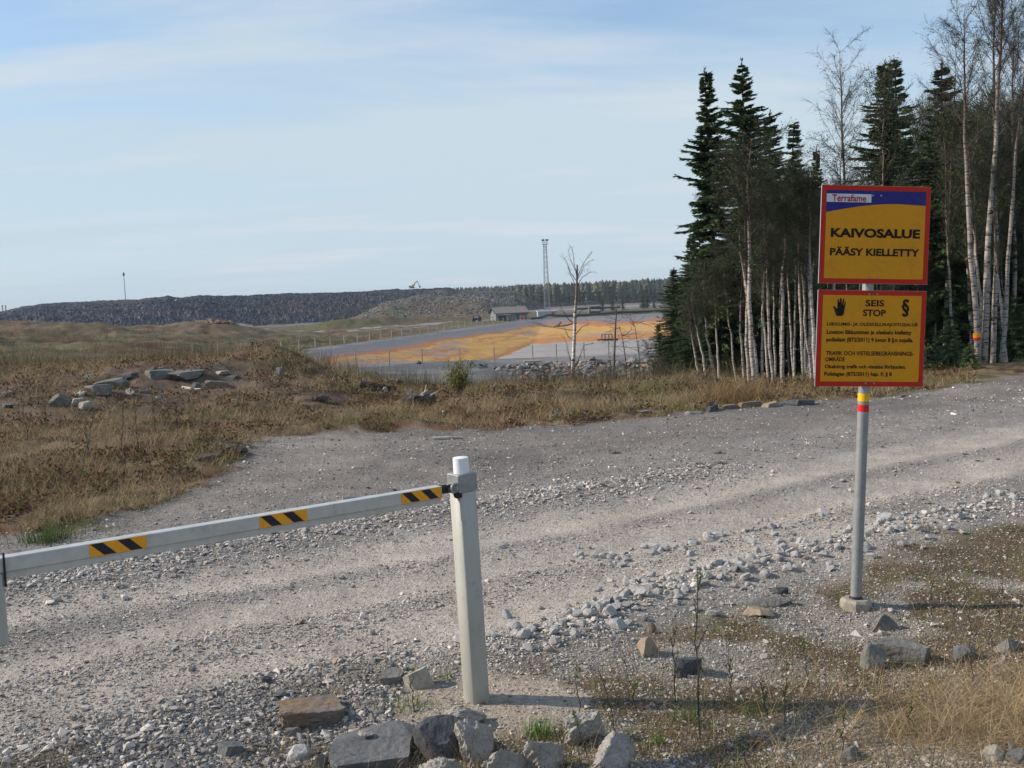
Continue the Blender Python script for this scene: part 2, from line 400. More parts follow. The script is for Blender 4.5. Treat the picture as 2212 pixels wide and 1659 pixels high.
# ------------------------------------------------------------------ terrain colour
def lerp(a, b, t): return a+(b-a)*t[..., None]
def colour(x, y, z):
    r = np.hypot(x, y)
    n1 = fbm(x*.8, y*.8, 4, 41); n2 = fbm(x*3, y*3, 3, 42); n3 = fbm(x*.25, y*.25, 3, 43); n4 = fbm(x*11, y*11, 2, 44)
    c = np.zeros(x.shape+(3,))
    A = lambda *v: np.array(v)
    # vegetation ground
    c[:] = A(.14, .098, .060)
    c = lerp(c, A(.125, .060, .034), ss(.5, .62, n1)*.9)
    c = lerp(c, A(.22, .165, .095), ss(.48, .66, n2)*.8)
    c = lerp(c, A(.085, .085, .032), ss(.52, .66, fbm(x*.6+9, y*.6, 3, 45))*.75)
    c = lerp(c, A(.035, .026, .020), ss(.58, .68, fbm(x*1.7+5, y*1.7, 3, 46))*.8)
    # rocky bare patch on the left ridge and the centre-left slope
    pr = at(330, 830, 20); q = np.exp(-(((x-pr[0])/4.5)**2+((y-pr[1])/4.5)**2))
    c = lerp(c, A(.135, .100, .082), ss(.35, .75, q+.5*(n2-.5))*.6)
    # valley greens
    g = ss(34, 55, r)
    c = lerp(c, lerp(np.zeros_like(c)+A(.085, .082, .040), A(.14, .115, .065), ss(.4, .6, n3)), g*.9)
    c = lerp(c, A(.12, .065, .038), g*ss(.52, .64, fbm(x*.13+3, y*.2, 4, 48))*.85)
    c = lerp(c, A(.045, .033, .026), g*ss(.62, .70, fbm(x*.2+8, y*.35, 4, 49))*.8)
    far = ss(140, 230, r)
    c = lerp(c, lerp(np.zeros_like(c)+A(.12, .085, .055), A(.16, .13, .09), ss(.4, .6, n3)), far)
    c = lerp(c, lerp(np.zeros_like(c)+A(.12, .085, .05), A(.10, .095, .045), ss(.4, .6, fbm(x*.09, y*.09, 4, 47))), ss(230, 280, r))
    c = lerp(c, np.zeros(3)+A(.15, .14, .13), ss(380, 430, r))
    # yard gravel
    sy = sdist(x, y, YARD)+(n2-.5)*1.0+(n1-.5)*.7
    gy = A(.205, .183, .163)
    cy = np.zeros_like(c)+gy
    cy = lerp(cy, A(.275, .242, .212), ss(.45, .65, n3)*.8)
    cy = lerp(cy, A(.15, .138, .128), ss(.5, .7, n1)*.6)
    t1 = poly_dist(x, y, TR1); t2 = poly_dist(x, y, TR2); t3 = poly_dist(x, y, TR3)
    dd = np.minimum(t1/.42, np.minimum(t2/.45, t3/.55))+(n2-.5)*.5
    road = ss(3.0, 1.6, np.minimum(t1, np.minimum(t2, t3)))
    cy = lerp(cy, A(.29, .265, .24), road*.65)
    cy = lerp(cy, A(.44, .385, .325), ss(1.35, .45, dd)*.88)
    c = lerp(c, cy, ss(-.25, .25, sy)*ss(70, 50, r))
    # verge
    sv = sdist(x, y, VERGE)+(n2-.5)*.5
    vc = np.zeros_like(c)+A(.27, .245, .212)
    moss = ss(.45, .62, fbm(x*1.9+2, y*1.9, 4, 51)+.12*ss(.3, 2.6, x-y*.1+.4)-.10*ss(0, -1.2, x))
    vc = lerp(vc, A(.135, .10, .068), moss)
    vc = lerp(vc, A(.10, .09, .04), moss*ss(.5, .62, fbm(x*4, y*4, 3, 52))*.7)
    vc = lerp(vc, A(.23, .215, .20), ss(-.5, -1.6, x)*.7)
    vc = lerp(vc, A(.16, .155, .15), ss(-1.0, -2.2, x)*ss(5.2, 4.4, y)*.8)
    c = lerp(c, vc, ss(-.1, .25, sv)*ss(30, 20, r))
    q = ((x-MND_POST[0])/.46)**2+((y-MND_POST[1])/.36)**2
    c = lerp(c, A(.38, .32, .25)*1.0, ss(1.5, .7, q+(n4-.5)*.9))
    # pond banks: grey crushed stone
    sl = linedist(x, y, PA, PB); sf = linedist(x, y, PB, PC); sn = linedist(x, y, PE, PNL); sk = linedist(x, y, PNL, PA)
    e = -np.minimum(np.minimum(sl, sf), np.minimum(sn, sk))
    ins = e < 0
    bk = ss(9.5, 6.5, e)*(r > 65)*((sn < 0) | (sk < 0))*(x > -21)
    bk = np.maximum(bk, ss(4.5, 3.0, e)*(r > 90))
    bk = np.maximum(bk, ss(27, 22, -sn)*(sn < 0)*ss(70, 58, -x*3)*ss(3, -3, x-(y-62)*.3)*(r > 50)*(sk > -2))
    c = lerp(c, lerp(np.zeros_like(c)+A(.125, .125, .128), A(.19, .186, .182), ss(.4, .6, n3)), bk)
    # liner and sediment
    tpz = -3.4-1.45*np.clip((y-110)/190, 0, 1.2)
    tpz = tpz+(-4.85-tpz)*ss(9, 26, sl)
    v = (tpz-z)+(fbm(x*.10, y*.10, 4, 61)-.5)*.7+(fbm(x*.9, y*.5, 3, 62)-.5)*.3
    lc = np.zeros_like(c)+A(.17, .18, .195)
    lc = lerp(lc, A(.235, .185, .175), ss(.25, .6, v)*.9)
    lc = lerp(lc, A(.42, .16, .055), ss(.22, .05, np.abs(v-.95))*.95)
    lc = lerp(lc, A(.52, .30, .10), ss(.95, 1.1, v))
    lc = lerp(lc, A(.30, .23, .19), ss(1.05, 1.3, v)*ss(2.4, 1.8, v)*ss(.52, .66, fbm(x*.08+4, y*.06, 3, 63))*.7)
    for lv, am in ((1.55, .85), (2.1, .75)):
        lc = lerp(lc, A(.42, .17, .05), ss(.13, .04, np.abs(v-lv))*am*ss(.38, .5, fbm(x*.06, y*.06, 2, 64))*ss(26, 16, sl))
    lc = lerp(lc, A(.44, .20, .07), ss(-6.62, -6.78, z+(n3-.5)*.25))
    c = np.where(ins[..., None], lc, c)
    # haul roads behind the pond
    for P_, wd in ((HAUL1, 3.0), (HAUL2, 4.0), (HAUL3, 9.0)):
        c = lerp(c, A(.24, .23, .22), ss(wd*1.5, wd*.8, poly_dist(x, y, P_)+(n1-.5)*2)*(~ins))
    return c
def pd(px, D): p = at(px, 640, D); return (p[0], p[1])
HAUL1 = [pd(545, 235), pd(700, 262), pd(850, 285), pd(960, 310), pd(1120, 330)]
HAUL2 = [pd(520, 200), pd(640, 215), pd(760, 228), pd(880, 262)]
HAUL3 = [pd(1180, 520), pd(1300, 470), pd(1400, 520), pd(1500, 600)]

# ------------------------------------------------------------------ ground mesh (polar grid)
rr = [0.0]
r_ = 0.6
while r_ < 9500:
    rr.append(r_)
    st = .02 if r_ < 2.5 else (.0075 if r_ < 70 else (.0050 if r_ < 340 else (.012 if r_ < 1000 else .05)))
    r_ *= 1+st
rr = np.array(rr)
aa = np.concatenate([np.linspace(-math.pi, R(-40), 60, endpoint=False), np.linspace(R(-40), R(-30), 30, endpoint=False),
                     np.linspace(R(-30), R(30), 620), np.linspace(R(30), R(40), 30)[1:], np.linspace(R(40), math.pi, 60)[1:-1]])
AA, RR = np.meshgrid(aa, rr[1:])
GX = RR*np.sin(AA); GY = RR*np.cos(AA); GZ = height(GX, GY)
GC = colour(GX, GY, GZ)
nr, na = GX.shape
idx = np.arange(nr*na).reshape(nr, na)
a0 = idx[:-1, :]; a1 = idx[1:, :]
q = np.stack([a0, np.roll(a0, -1, 1), np.roll(a1, -1, 1), a1], -1).reshape(-1, 4)[:, ::-1]
V = np.stack([GX, GY, GZ], -1).reshape(-1, 3); Cc = GC.reshape(-1, 3)
V = np.vstack([V, [[0, 0, GZ[0].mean()]]]); Cc = np.vstack([Cc, Cc[:1]])
t = np.stack([np.full(na, nr*na), np.roll(idx[0], -1), idx[0]], -1)
gm, gt, gp = mat_base("ground_mat")
ga = N(gt, 'ShaderNodeAttribute', attribute_name='col'); gtc = N(gt, 'ShaderNodeTexCoord')
vor = N(gt, 'ShaderNodeTexVoronoi'); vor.inputs['Scale'].default_value = 55
gt.links.new(gtc.outputs['Object'], vor.inputs['Vector'])
n1 = N(gt, 'ShaderNodeTexNoise'); n1.inputs['Scale'].default_value = 26; n1.inputs['Detail'].default_value = 8; n1.inputs['Roughness'].default_value = .7
gt.links.new(gtc.outputs['Object'], n1.inputs['Vector'])
mr = N(gt, 'ShaderNodeMapRange'); mr.inputs['From Min'].default_value = .3; mr.inputs['From Max'].default_value = .7
mr.inputs['To Min'].default_value = .66; mr.inputs['To Max'].default_value = 1.34; gt.links.new(n1.outputs[0], mr.inputs['Value'])
n0 = N(gt, 'ShaderNodeTexNoise'); n0.inputs['Scale'].default_value = 1.6; n0.inputs['Detail'].default_value = 8; n0.inputs['Roughness'].default_value = .65
gt.links.new(gtc.outputs['Object'], n0.inputs['Vector'])
mr0 = N(gt, 'ShaderNodeMapRange'); mr0.inputs['From Min'].default_value = .3; mr0.inputs['From Max'].default_value = .7
mr0.inputs['To Min'].default_value = .78; mr0.inputs['To Max'].default_value = 1.22; gt.links.new(n0.outputs[0], mr0.inputs['Value'])
mu = N(gt, 'ShaderNodeMath', operation='MULTIPLY'); gt.links.new(mr.outputs[0], mu.inputs[0]); gt.links.new(mr0.outputs[0], mu.inputs[1])
vs = N(gt, 'ShaderNodeVectorMath', operation='SCALE'); gt.links.new(ga.outputs['Color'], vs.inputs[0]); gt.links.new(mu.outputs[0], vs.inputs['Scale'])
gt.links.new(vs.outputs[0], gp.inputs['Base Color']); gp.inputs['Roughness'].default_value = .95; gp.inputs['Specular IOR Level'].default_value = .1
bp = N(gt, 'ShaderNodeBump'); bp.inputs['Distance'].default_value = .006
gt.links.new(vor.outputs['Distance'], bp.inputs['Height'])
bp2 = N(gt, 'ShaderNodeBump'); bp2.inputs['Distance'].default_value = .02; gt.links.new(n1.outputs[0], bp2.inputs['Height'])
gt.links.new(bp.outputs[0], bp2.inputs['Normal']); gt.links.new(bp2.outputs[0], gp.inputs['Normal'])
ground = mesh_np("ground", V, [q, t[:, ::-1]], gm, col=Cc, smooth=True); tag(ground, kind="structure")
# make sure it faces up
if ground.data.polygons[len(ground.data.polygons)//2].normal.z < 0: ground.data.flip_normals()

# pond water
wm, wt, wp = mat_base("pond_water_mat")
wp.inputs['Base Color'].default_value = (.25, .155, .105, 1); wp.inputs['Roughness'].default_value = .25; wp.inputs['Specular IOR Level'].default_value = .18
wn = N(wt, 'ShaderNodeTexNoise'); wn.inputs['Scale'].default_value = 1.5; wn.inputs['Detail'].default_value = 3
wtc = N(wt, 'ShaderNodeTexCoord'); wt.links.new(wtc.outputs['Object'], wn.inputs['Vector'])
wb_ = N(wt, 'ShaderNodeBump'); wb_.inputs['Distance'].default_value = .002; wt.links.new(wn.outputs[0], wb_.inputs['Height']); wt.links.new(wb_.outputs[0], wp.inputs['Normal'])
mb = MB(); mb.add([(-18, 92, WATER_Z), (150, 84, WATER_Z), (150, 340, WATER_Z), (12, 296, WATER_Z)], Q=[(0, 1, 2, 3)])
tag(mb.build("water", wm), kind="structure")

# ------------------------------------------------------------------ rocks
def ico(sub):
    import bmesh
    bm = bmesh.new(); bmesh.ops.create_icosphere(bm, subdivisions=sub, radius=1)
    V = np.array([v.co[:] for v in bm.verts]); T = np.array([[v.index for v in f.verts] for f in bm.faces]); bm.free()
    return V, T
ICO = {i: ico(i) for i in (1, 2, 3, 4, 5)}
def rock_shape(seed, sub, dims, planes=14, rough=.05, boxy=0.0):
    rg = np.random.RandomState(seed); V, T = ICO[sub]; V = V.copy()
    if boxy:
        axs = [np.eye(3)[a]*s_ for a in range(3) for s_ in (1, -1)]
        for n in axs:
            n = n+rg.normal(0, .22*(1.15-boxy), 3); n /= np.linalg.norm(n); d = rg.uniform(.50, .60)
            V = V-np.outer(np.maximum(V@n-d, 0), n)
        planes = 5; lo, hi = .66, .80
    else: lo, hi = .42, .78
    for i in range(planes):
        n = rg.normal(size=3)*np.array([1, 1, .8]); n /= np.linalg.norm(n); d = rg.uniform(lo, hi)
        V = V-np.outer(np.maximum(V@n-d, 0), n)
    s = seed % 97
    if sub >= 2:
        nz = fbm(V[:, 0]*2.3+s, V[:, 1]*2.3+V[:, 2]*3.1, 3, s)-.5
        nz2 = fbm(V[:, 0]*8+s+V[:, 2]*3, V[:, 1]*8+V[:, 2]*9, 3, s+3, .7)-.5 if sub >= 4 else 0
        V = V*(1+rough*2*nz+rough*1.7*nz2)[:, None]
    mn, mx_ = V.min(0), V.max(0); V = (V-(mn+mx_)/2)/(mx_-mn)*2
    return V*np.array(dims)/2, T
ROCKM = {}
def rockmat(key, c1, c2, sc_=9, bump=.006):
    ROCKM[key] = mat_n("rock_"+key, c1, c2, sc_, .9, bump=bump*1.3, bscale=sc_*3, spec=.2, detail=9, wear=(sc_*5, .52, .6, tuple(v*.55 for v in c1)))
rockmat('slate', (.105, .108, .11), (.165, .163, .16), 9, .010)
rockmat('dark', (.055, .055, .06), (.11, .11, .115), 8, .012)
rockmat('pale', (.30, .275, .225), (.40, .37, .31), 6, .010)
rockmat('grey', (.13, .124, .112), (.22, .21, .19), 9, .012)
rockmat('brown', (.21, .135, .075), (.18, .165, .15), 7, .010)
rockmat('tan', (.27, .20, .14), (.32, .26, .20), 8)
rockmat('crumb', (.28, .25, .215), (.40, .365, .32), 14, .012)
rockmat('white', (.40, .385, .365), (.50, .48, .46), 9)
rockmat('green', (.12, .125, .105), (.20, .20, .165), 7, .012)
def rock(px, py, w_, h_, key, label, depth=.9, seed=1, rot=0, sub=3, rough=.05, boxy=0.0, tilt=0, name="rock", sink=.55, group=None, cat="rock", planes=14):
    """w_,h_ = size as seen in display pixels; (px,py)= where its base centre meets the ground"""
    p = gnd(px, py); D = p[1]; W = w_/2268*D; Hh = h_/2268*D
    V, T = rock_shape(seed, sub, (W, W*depth, Hh*(1+sink)), planes, rough, boxy)
    cz, sz = math.cos(rot), math.sin(rot)
    if tilt: ct, st_ = math.cos(tilt), math.sin(tilt); V = V@np.array([[ct, 0, st_], [0, 1, 0], [-st_, 0, ct]]).T
    V = V@np.array([[cz, -sz, 0], [sz, cz, 0], [0, 0, 1]]).T
    y0 = p[1]+W*depth*.35
    zc = hz1(p[0], y0)+Hh/2-Hh*sink*.5
    o = mesh_np(name, V, T, ROCKM[key]); o.location = (p[0], y0, zc)
    if sub > 3: smooth_angle(o, 16)
    tag(o, label, cat, group)
    return o
# foreground rocks
rock(664, 1578, 146, 44, 'brown', "squared rust-brown stone lying left of the grey slab at the road verge", .9, 11, .35, 5, .09, .45, sink=.6)
rock(797, 1672, 190, 34, 'slate', "large flat-topped grey slab at the bottom edge, left of the barrier post foot", 1.2, 12, .06, 5, .03, .9, sink=.9)
rock(952, 1645, 122, 78, 'dark', "rounded near-black boulder just right of the flat grey slab", 1.0, 14, .3, 4, .04)
rock(903, 1488, 62, 42, 'pale', "cream-coloured wedge-shaped stone left of the barrier post foot", .7, 15, .2, 3, .03, .45, tilt=-.35)
rock(846, 1480, 54, 26, 'grey', "flat grey stone beside the cream wedge stone", .8, 16, 0, 3, .04, .5)
rock(1030, 1650, 100, 92, 'crumb', "crumbly pale concrete lump right of the black boulder", .8, 17, .5, 5, .16)
rock(985, 1580, 140, 46, 'crumb', "low crumbly grey lump behind the black boulder", .5, 18, .1, 5, .14)
rock(1095, 1690, 120, 80, 'crumb', "crumbly pale concrete lump at the bottom edge below the barrier post", .8, 19, .1, 5, .18)
rock(1175, 1678, 110, 92, 'crumb', "tall crumbly concrete lump near the bright green grass tuft", .8, 20, 1.1, 5, .2)
rock(1262, 1612, 110, 62, 'crumb', "crumbly concrete lump right of the bright green grass tuft", .7, 21, .3, 5, .17)
rock(1325, 1680, 120, 80, 'crumb', "rightmost crumbly concrete lump at the bottom edge", .8, 22, .7, 5, .18)
rock(950, 1700, 110, 55, 'crumb', "crumbly lump at the bottom edge below the black boulder", .8, 23, .2, 5, .18)
rock(1487, 1462, 72, 40, 'dark', "dark square stone standing in the white verge gravel", .7, 24, .2, 3, .06, .3)
rock(1398, 1416, 50, 36, 'tan', "tan blocky stone in the verge gravel between the posts", .8, 25, .6, 3, .06)
rock(1407, 1368, 24, 22, 'brown', "small orange-brown stone on the row of white stones", .8, 26, .6, 2, .05)
rock(1640, 1335, 70, 15, 'tan', "low orange-tan flat stone left of the sign footing", .8, 27, .1, 3, .05)
rock(1665, 1312, 120, 12, 'grey', "long flat grey stone strip left of the sign footing", .35, 28, .05, 3, .05)
rock(1690, 1285, 36, 14, 'dark', "small dark flat stone left of the sign pole", .7, 29, 0, 2, .05)
rock(1888, 1448, 66, 52, 'grey', "rounded mid-grey boulder below the sign, left of the long slab", .9, 30, .4, 4, .03)
rock(1955, 1432, 125, 50, 'grey', "long tilted grey slab lying below and right of the sign footing", .5, 31, -.5, 4, .03, .3, tilt=.22)
rock(1918, 1368, 48, 36, 'grey', "small grey stone leaning above the long tilted slab", .6, 32, -.3, 3, .04, .3, tilt=.4)
rock(2088, 1430, 56, 34, 'slate', "blue-grey stone half hidden in moss at the right", .8, 33, .2, 3, .04)
rock(2190, 1410, 70, 28, 'grey', "grey stone in moss at the right picture edge", .7, 34, .2, 3, .04)
rock(2155, 1650, 50, 34, 'pale', "cream stone at the bottom right corner", .8, 35, .2, 3, .05)
rock(2205, 1650, 60, 28, 'slate', "grey stone at the bottom right corner beside the cream stone", .8, 36, .2, 3, .05)
rock(1835, 1652, 70, 30, 'grey', "flat grey stone at the bottom edge right of the saplings", .8, 37, .2, 3, .05)
rock(640, 1645, 60, 30, 'white', "small pale stone against the left side of the grey slab", .8, 38, .2, 3, .06)
rock(490, 1640, 60, 26, 'slate', "small slate-grey stone at the bottom left of the brown stone", .8, 39, .4, 3, .05, .3)
rock(575, 1478, 26, 14, 'dark', "small dark chip of slate at the edge of the road above the brown stone", .8, 40, .4, 2, .05)
rock(690, 1672, 40, 40, 'grey', "grey stone tucked under the left end of the flat slab", .7, 41, .4, 3, .05)
rock(790, 1628, 34, 10, 'crumb', "small crumb of concrete lying on the flat grey slab", .8, 42, .4, 2, .1, sink=.1).location.z += .066
# ridge rocks on the left
LR = [(205, 852, 70, 22, 'grey', "pale weathered boulder on the left slope below the flat slabs"), (262, 822, 62, 14, 'slate', "flat blue-grey slab on the crest of the left ridge"),
 (235, 838, 74, 26, 'green', "light greenish boulder left of the flat ridge slabs"), (340, 820, 70, 22, 'grey', "broad grey outcrop slab on the left ridge"),
 (395, 826, 100, 16, 'grey', "long layered grey slab on the left ridge"), (475, 812, 34, 8, 'pale', "small pale plate topmost on the layered ridge slabs"),
 (498, 822, 34, 10, 'slate', "small flat slate stone at the right end of the ridge slabs"), (423, 842, 28, 22, 'slate', "rounded grey stone below the ridge slabs"),
 (465, 838, 56, 20, 'brown', "brown rock beside the rounded grey stone on the ridge"), (125, 880, 50, 36, 'green', "large dark rock on the lower left slope"),
 (172, 858, 32, 14, 'pale', "pale flat stone beside the large dark rock at the left"), (180, 884, 34, 22, 'pale', "pale rounded stone below the flat pale one at the left"),
 (280, 855, 28, 18, 'pale', "cream stone in the middle of the left slope"), (310, 852, 28, 14, 'grey', "grey stone right of the cream stone on the left slope"),
 (165, 872, 28, 10, 'white', "whitish slab beside the pale stones on the left slope"), (10, 858, 50, 18, 'grey', "grey stone at the left picture edge, upper one"),
 (12, 882, 30, 14, 'grey', "grey stone at the left picture edge, lower one"), (190, 815, 28, 10, 'white', "small white stone on the grass behind the ridge"),
 (330, 802, 26, 12, 'dark', "small dark stone on the crest above the grey outcrop"), (338, 866, 22, 12, 'pale', "small cream stone right of centre on the left slope"),
 (602, 812, 30, 24, 'grey', "upright grey stone standing in the dark earth mound"), (350, 806, 30, 10, 'grey', "low grey stone at the upper end of the ridge outcrop"),
 (432, 858, 24, 6, 'tan', "thin yellowish stone under the rounded grey stone"), (505, 868, 16, 6, 'white', "small white chip right of the ridge slabs")]
for i, (a, b, c_, d_, k, l) in enumerate(LR):
    rock(a, b, c_*.9, d_*.72, k, l, .8, 60+i, .3*(i % 5)-.6, 3, .05, .35 if d_ < .4*c_ else .0)
# rocks along the far edge of the yard
ER = [(1582, 884, 42, 12, 'brown', "brown flat rock on the yard edge below the birch clump"), (1622, 880, 56, 16, 'brown', "broad brown-topped rock on the yard edge below the birch clump"),
 (1668, 880, 40, 16, 'tan', "tan rock left of the black rock on the yard edge"), (1700, 876, 36, 12, 'slate', "grey rock touching the black rock on the yard edge"),
 (1736, 876, 58, 17, 'dark', "smooth black rock on the far yard edge left of the signs"), (1540, 890, 30, 18, 'dark', "dark stump-like rock at the yard edge near the dry grass"),
 (1200, 905, 30, 12, 'green', "greenish stone at the edge of the yard below the lone birch"), (1950, 858, 16, 7, 'grey', "grey stone on the crest of the road right of the signs"),
 (1395, 893, 34, 9, 'grey', "flat grey stone at the yard edge right of the lone birch"), (1500, 896, 40, 9, 'grey', "low grey stone pile at the yard edge")]
for i, (a, b, c_, d_, k, l) in enumerate(ER): rock(a, b, c_, d_*.75, k, l, .7, 100+i, .2*(i % 3), 3, .05, .2)

# ------------------------------------------------------------------ merged stones (stuff)
def shard(seed, npts, flat):
    import bmesh
    g_ = np.random.RandomState(seed); P = g_.normal(size=(npts, 3)); P /= np.linalg.norm(P, axis=1, keepdims=True); P *= g_.uniform(.8, 1, (npts, 1))
    P = P*np.array([.5, g_.uniform(.28, .45), g_.uniform(.18, .34)*flat/.65])
    bm = bmesh.new(); [bm.verts.new(p) for p in P]; r_h = bmesh.ops.convex_hull(bm, input=bm.verts[:])
    bmesh.ops.delete(bm, geom=[v for v in bm.verts if not v.link_faces], context='VERTS'); bmesh.ops.triangulate(bm, faces=bm.faces[:]); bm.verts.index_update(); bmesh.ops.recalc_face_normals(bm, faces=bm.faces[:])
    V = np.array([v.co[:] for v in bm.verts]); T = np.array([[v.index for v in f.verts] for f in bm.faces]); bm.free(); return V, T
def scatter_stones(name, P, S, cols, seed, mat, label, sub=1, flat=.65, cat="gravel"):
    rg = np.random.RandomState(seed); nv = 14
    k = rg.randint(nv, size=len(P)); VA, FA, CA_, off = [], [], [], 0
    for i in range(nv):
        V, T = shard(500+seed*20+i, 9 if sub == 1 else 14, flat); m_ = k == i; n = int(m_.sum())
        if not n: continue
        a = rg.uniform(0, 2*math.pi, n); b = rg.normal(0, .35, n); cb_, sb = np.cos(b)[:, None], np.sin(b)[:, None]; ca, sa = np.cos(a)[:, None], np.sin(a)[:, None]
        x, y, z = V[None, :, 0], V[None, :, 1], V[None, :, 2]
        x, z = x*cb_+z*sb, -x*sb+z*cb_
        x, y = x*ca-y*sa, x*sa+y*ca
        Wd = np.stack([x, y, z], -1)*S[m_][:, None, None]*1.15+P[m_][:, None, :]
        Wd[..., 2] += (S[m_]*.14)[:, None]
        mm_ = len(V); VA.append(Wd.reshape(-1, 3)); FA.append((T[None]+(np.arange(n)*mm_)[:, None, None]+off).reshape(-1, 3)); CA_.append(np.repeat(cols[m_], mm_, 0)); off += n*mm_
    o = mesh_np(name, np.concatenate(VA), np.concatenate(FA), mat, col=np.concatenate(CA_))
    tag(o, label, cat, kind="stuff"); return o
stone_mat = mat_attr("gravel_stone", .85, 30, .2, spec=.25)
rg = np.random.RandomState(7)
def spray_px(n, x0, x1, y0, y1, seed):
    g = np.random.RandomState(seed); a = g.uniform(x0, x1, n); b = g.uniform(y0, y1, n)
    d = Fw[None]+((a-1106)/2268)[:, None]*Rt+((829.5-b)/2268)[:, None]*Up
    t = (0-CAMZ)/d[:, 2]; return d[:, 0]*t, d[:, 1]*t
# gravel on road, yard and verge
n = 600000
x, y = spray_px(n, -700, 2700, 830, 1800, 3)
ok = (y > 2.5) & (y < 34)
x, y = x[ok], y[ok]
sy = sdist(x, y, YARD); sv = sdist(x, y, VERGE)
t1 = np.minimum(poly_dist(x, y, TR1)/.38+.8*ss(-1.2, -2.4, x), np.minimum(poly_dist(x, y, TR2)/.42+.5*ss(-1.6, -2.8, x), poly_dist(x, y, TR3)/.5+.9*ss(.2, -1.0, x)))
g1 = poly_dist(x, y, GR1); g4 = poly_dist(x, y, GR4); g3 = poly_dist(x, y, GR3); g2 = poly_dist(x, y, GR2)
cl = fbm(x*2.2, y*2.2, 3, 71); cl2 = fbm(x*.8, y*.8, 3, 72)
dens = .30+.55*ss(.42, .62, cl)*ss(.3, .6, cl2)
dens = np.maximum(dens, .5*ss(8.5, 6.5, y)*ss(.4, -.6, x))
dens = dens*(.07+.93*ss(.5, 1.6, t1))
dens = np.maximum(dens, 1.0*np.exp(-(g1/.65)**2)); dens = np.maximum(dens, .75*np.exp(-(g3/.28)**2)); dens = np.maximum(dens, .55*np.exp(-(g2/.2)**2))
dens = np.maximum(dens, .5*np.exp(-(g4/.22)**2))
verge = sv > 0
mossv = ss(.45, .62, fbm(x*1.9+2, y*1.9, 4, 51)+.12*ss(.3, 2.6, x-y*.1+.4)-.10*ss(0, -1.2, x))
dens = np.where(verge & (g4 > .25), (.9-.10*ss(-.1, .5, x))*(1-.6*mossv), dens)
leftlow = (x < -.6) & (y < 6.3) & (sv > -.15)
dens = np.where(leftlow, np.maximum(dens, .5+.4*(cl-.4)), dens)
dens = dens*ss(-.7, .1, sy)+.05*(sy < 0)
q_ = ((x-MND_POST[0])/.46)**2+((y-MND_POST[1])/.36)**2
dens = np.where(q_ < 1, dens*.3, dens)
keep = rg.uniform(size=len(x)) < dens
x, y, sv, g4, g1, verge, leftlow, sy, t1, cl = [v_[keep] for v_ in (x, y, sv, g4, g1, verge, leftlow, sy, t1, cl)]
n = len(x)
S = np.exp(rg.normal(math.log(.0100), .5, n))
S = S*(1+1.1*np.exp(-(g1/.5)**2)*rg.uniform(.3, 1, n)+1.6*np.exp(-(g4/.2)**2)*rg.uniform(0, 1, n)**2)
S = np.where(verge & (g4 > .25), S*.82, S)
S = np.where(leftlow, S*(1.1+rg.uniform(0, .8, n)), S)
S = np.clip(S*(1+.05*np.maximum(y-6, 0)), .006, .075)
big = rg.uniform(size=n) < .006; S = np.where(big & (t1 > .8), S*2.2, S)
S = np.clip(S, .006, .095)
z = height(x, y)
l = rg.uniform(0, 1, n)
base = np.where((l < .30)[:, None], np.array([.48, .455, .43]), np.array([.37, .35, .325]))
base = np.where((l > .84)[:, None], np.array([.18, .178, .18]), base)
base = np.where(((l > .62) & (l < .67))[:, None], np.array([.32, .24, .18]), base)
whiter = (verge & (rg.uniform(size=n) < .28)) | ((g4 < .45) & (rg.uniform(size=n) < .5)) | ((g1 < .7) & (rg.uniform(size=n) < .5))
base = np.where(whiter[:, None], np.array([.48, .458, .43]), base)
dk = leftlow & verge & (rg.uniform(size=n) < .55)
base = np.where(dk[:, None], np.array([.17, .172, .175]), base)
yardfar = (y > 10.5) & (t1 > 2.2) & (l < .72)
base = np.where(yardfar[:, None], np.where((l < .22)[:, None], np.array([.66, .64, .61]), np.array([.22, .205, .195])), base)
base = base*rg.uniform(.72, 1.2, (n, 1))*np.array([1.05, 1.0, .94])
scatter_stones("gravel", np.stack([x, y, z], -1), S, base, 1, stone_mat, "loose crushed grey and white gravel strewn over the track, yard and verge")

# larger pale stones along the near edge of the road: individual things
protos = []
for i in range(6):
    V, T = rock_shape(900+i, 2, (1, .8, .62), 10, .07)
    o = mesh_np("pale_stone", V, T, ROCKM['white'], link=False); protos.append(o.data)
rg2 = np.random.RandomState(5)
k = 0
LB = "pale crushed stone in the row heaped along the near edge of the gravel road"
while k < 270:
    GG = GR5 if k >= 210 else GR4
    f = rg2.uniform(0, 1)**.9; s_ = f*(len(GG)-1); i = min(int(s_), len(GG)-2); fr = s_-i
    gx = GG[i][0]*(1-fr)+GG[i+1][0]*fr; gy_ = GG[i][1]*(1-fr)+GG[i+1][1]*fr
    gx += rg2.normal(0, .19); gy_ += rg2.normal(0, .19); s = rg2.uniform(.035, .085)+.03*(rg2.uniform() < .12)
    o = bpy.data.objects.new("pale_stone", protos[k % 6]); C.objects.link(o)
    o.location = (gx, gy_, hz1(gx, gy_)+s*.16); o.scale = (s, s, s); o.rotation_euler = (rg2.normal(0, .3), rg2.normal(0, .3), rg2.uniform(0, 6))
    tag(o, LB if k < 210 else "pale crushed stone in the shorter row on the track left of the sign pole", "stone", "pale stones along the road edge" if k < 210 else "pale stones in the short row on the track"); k += 1

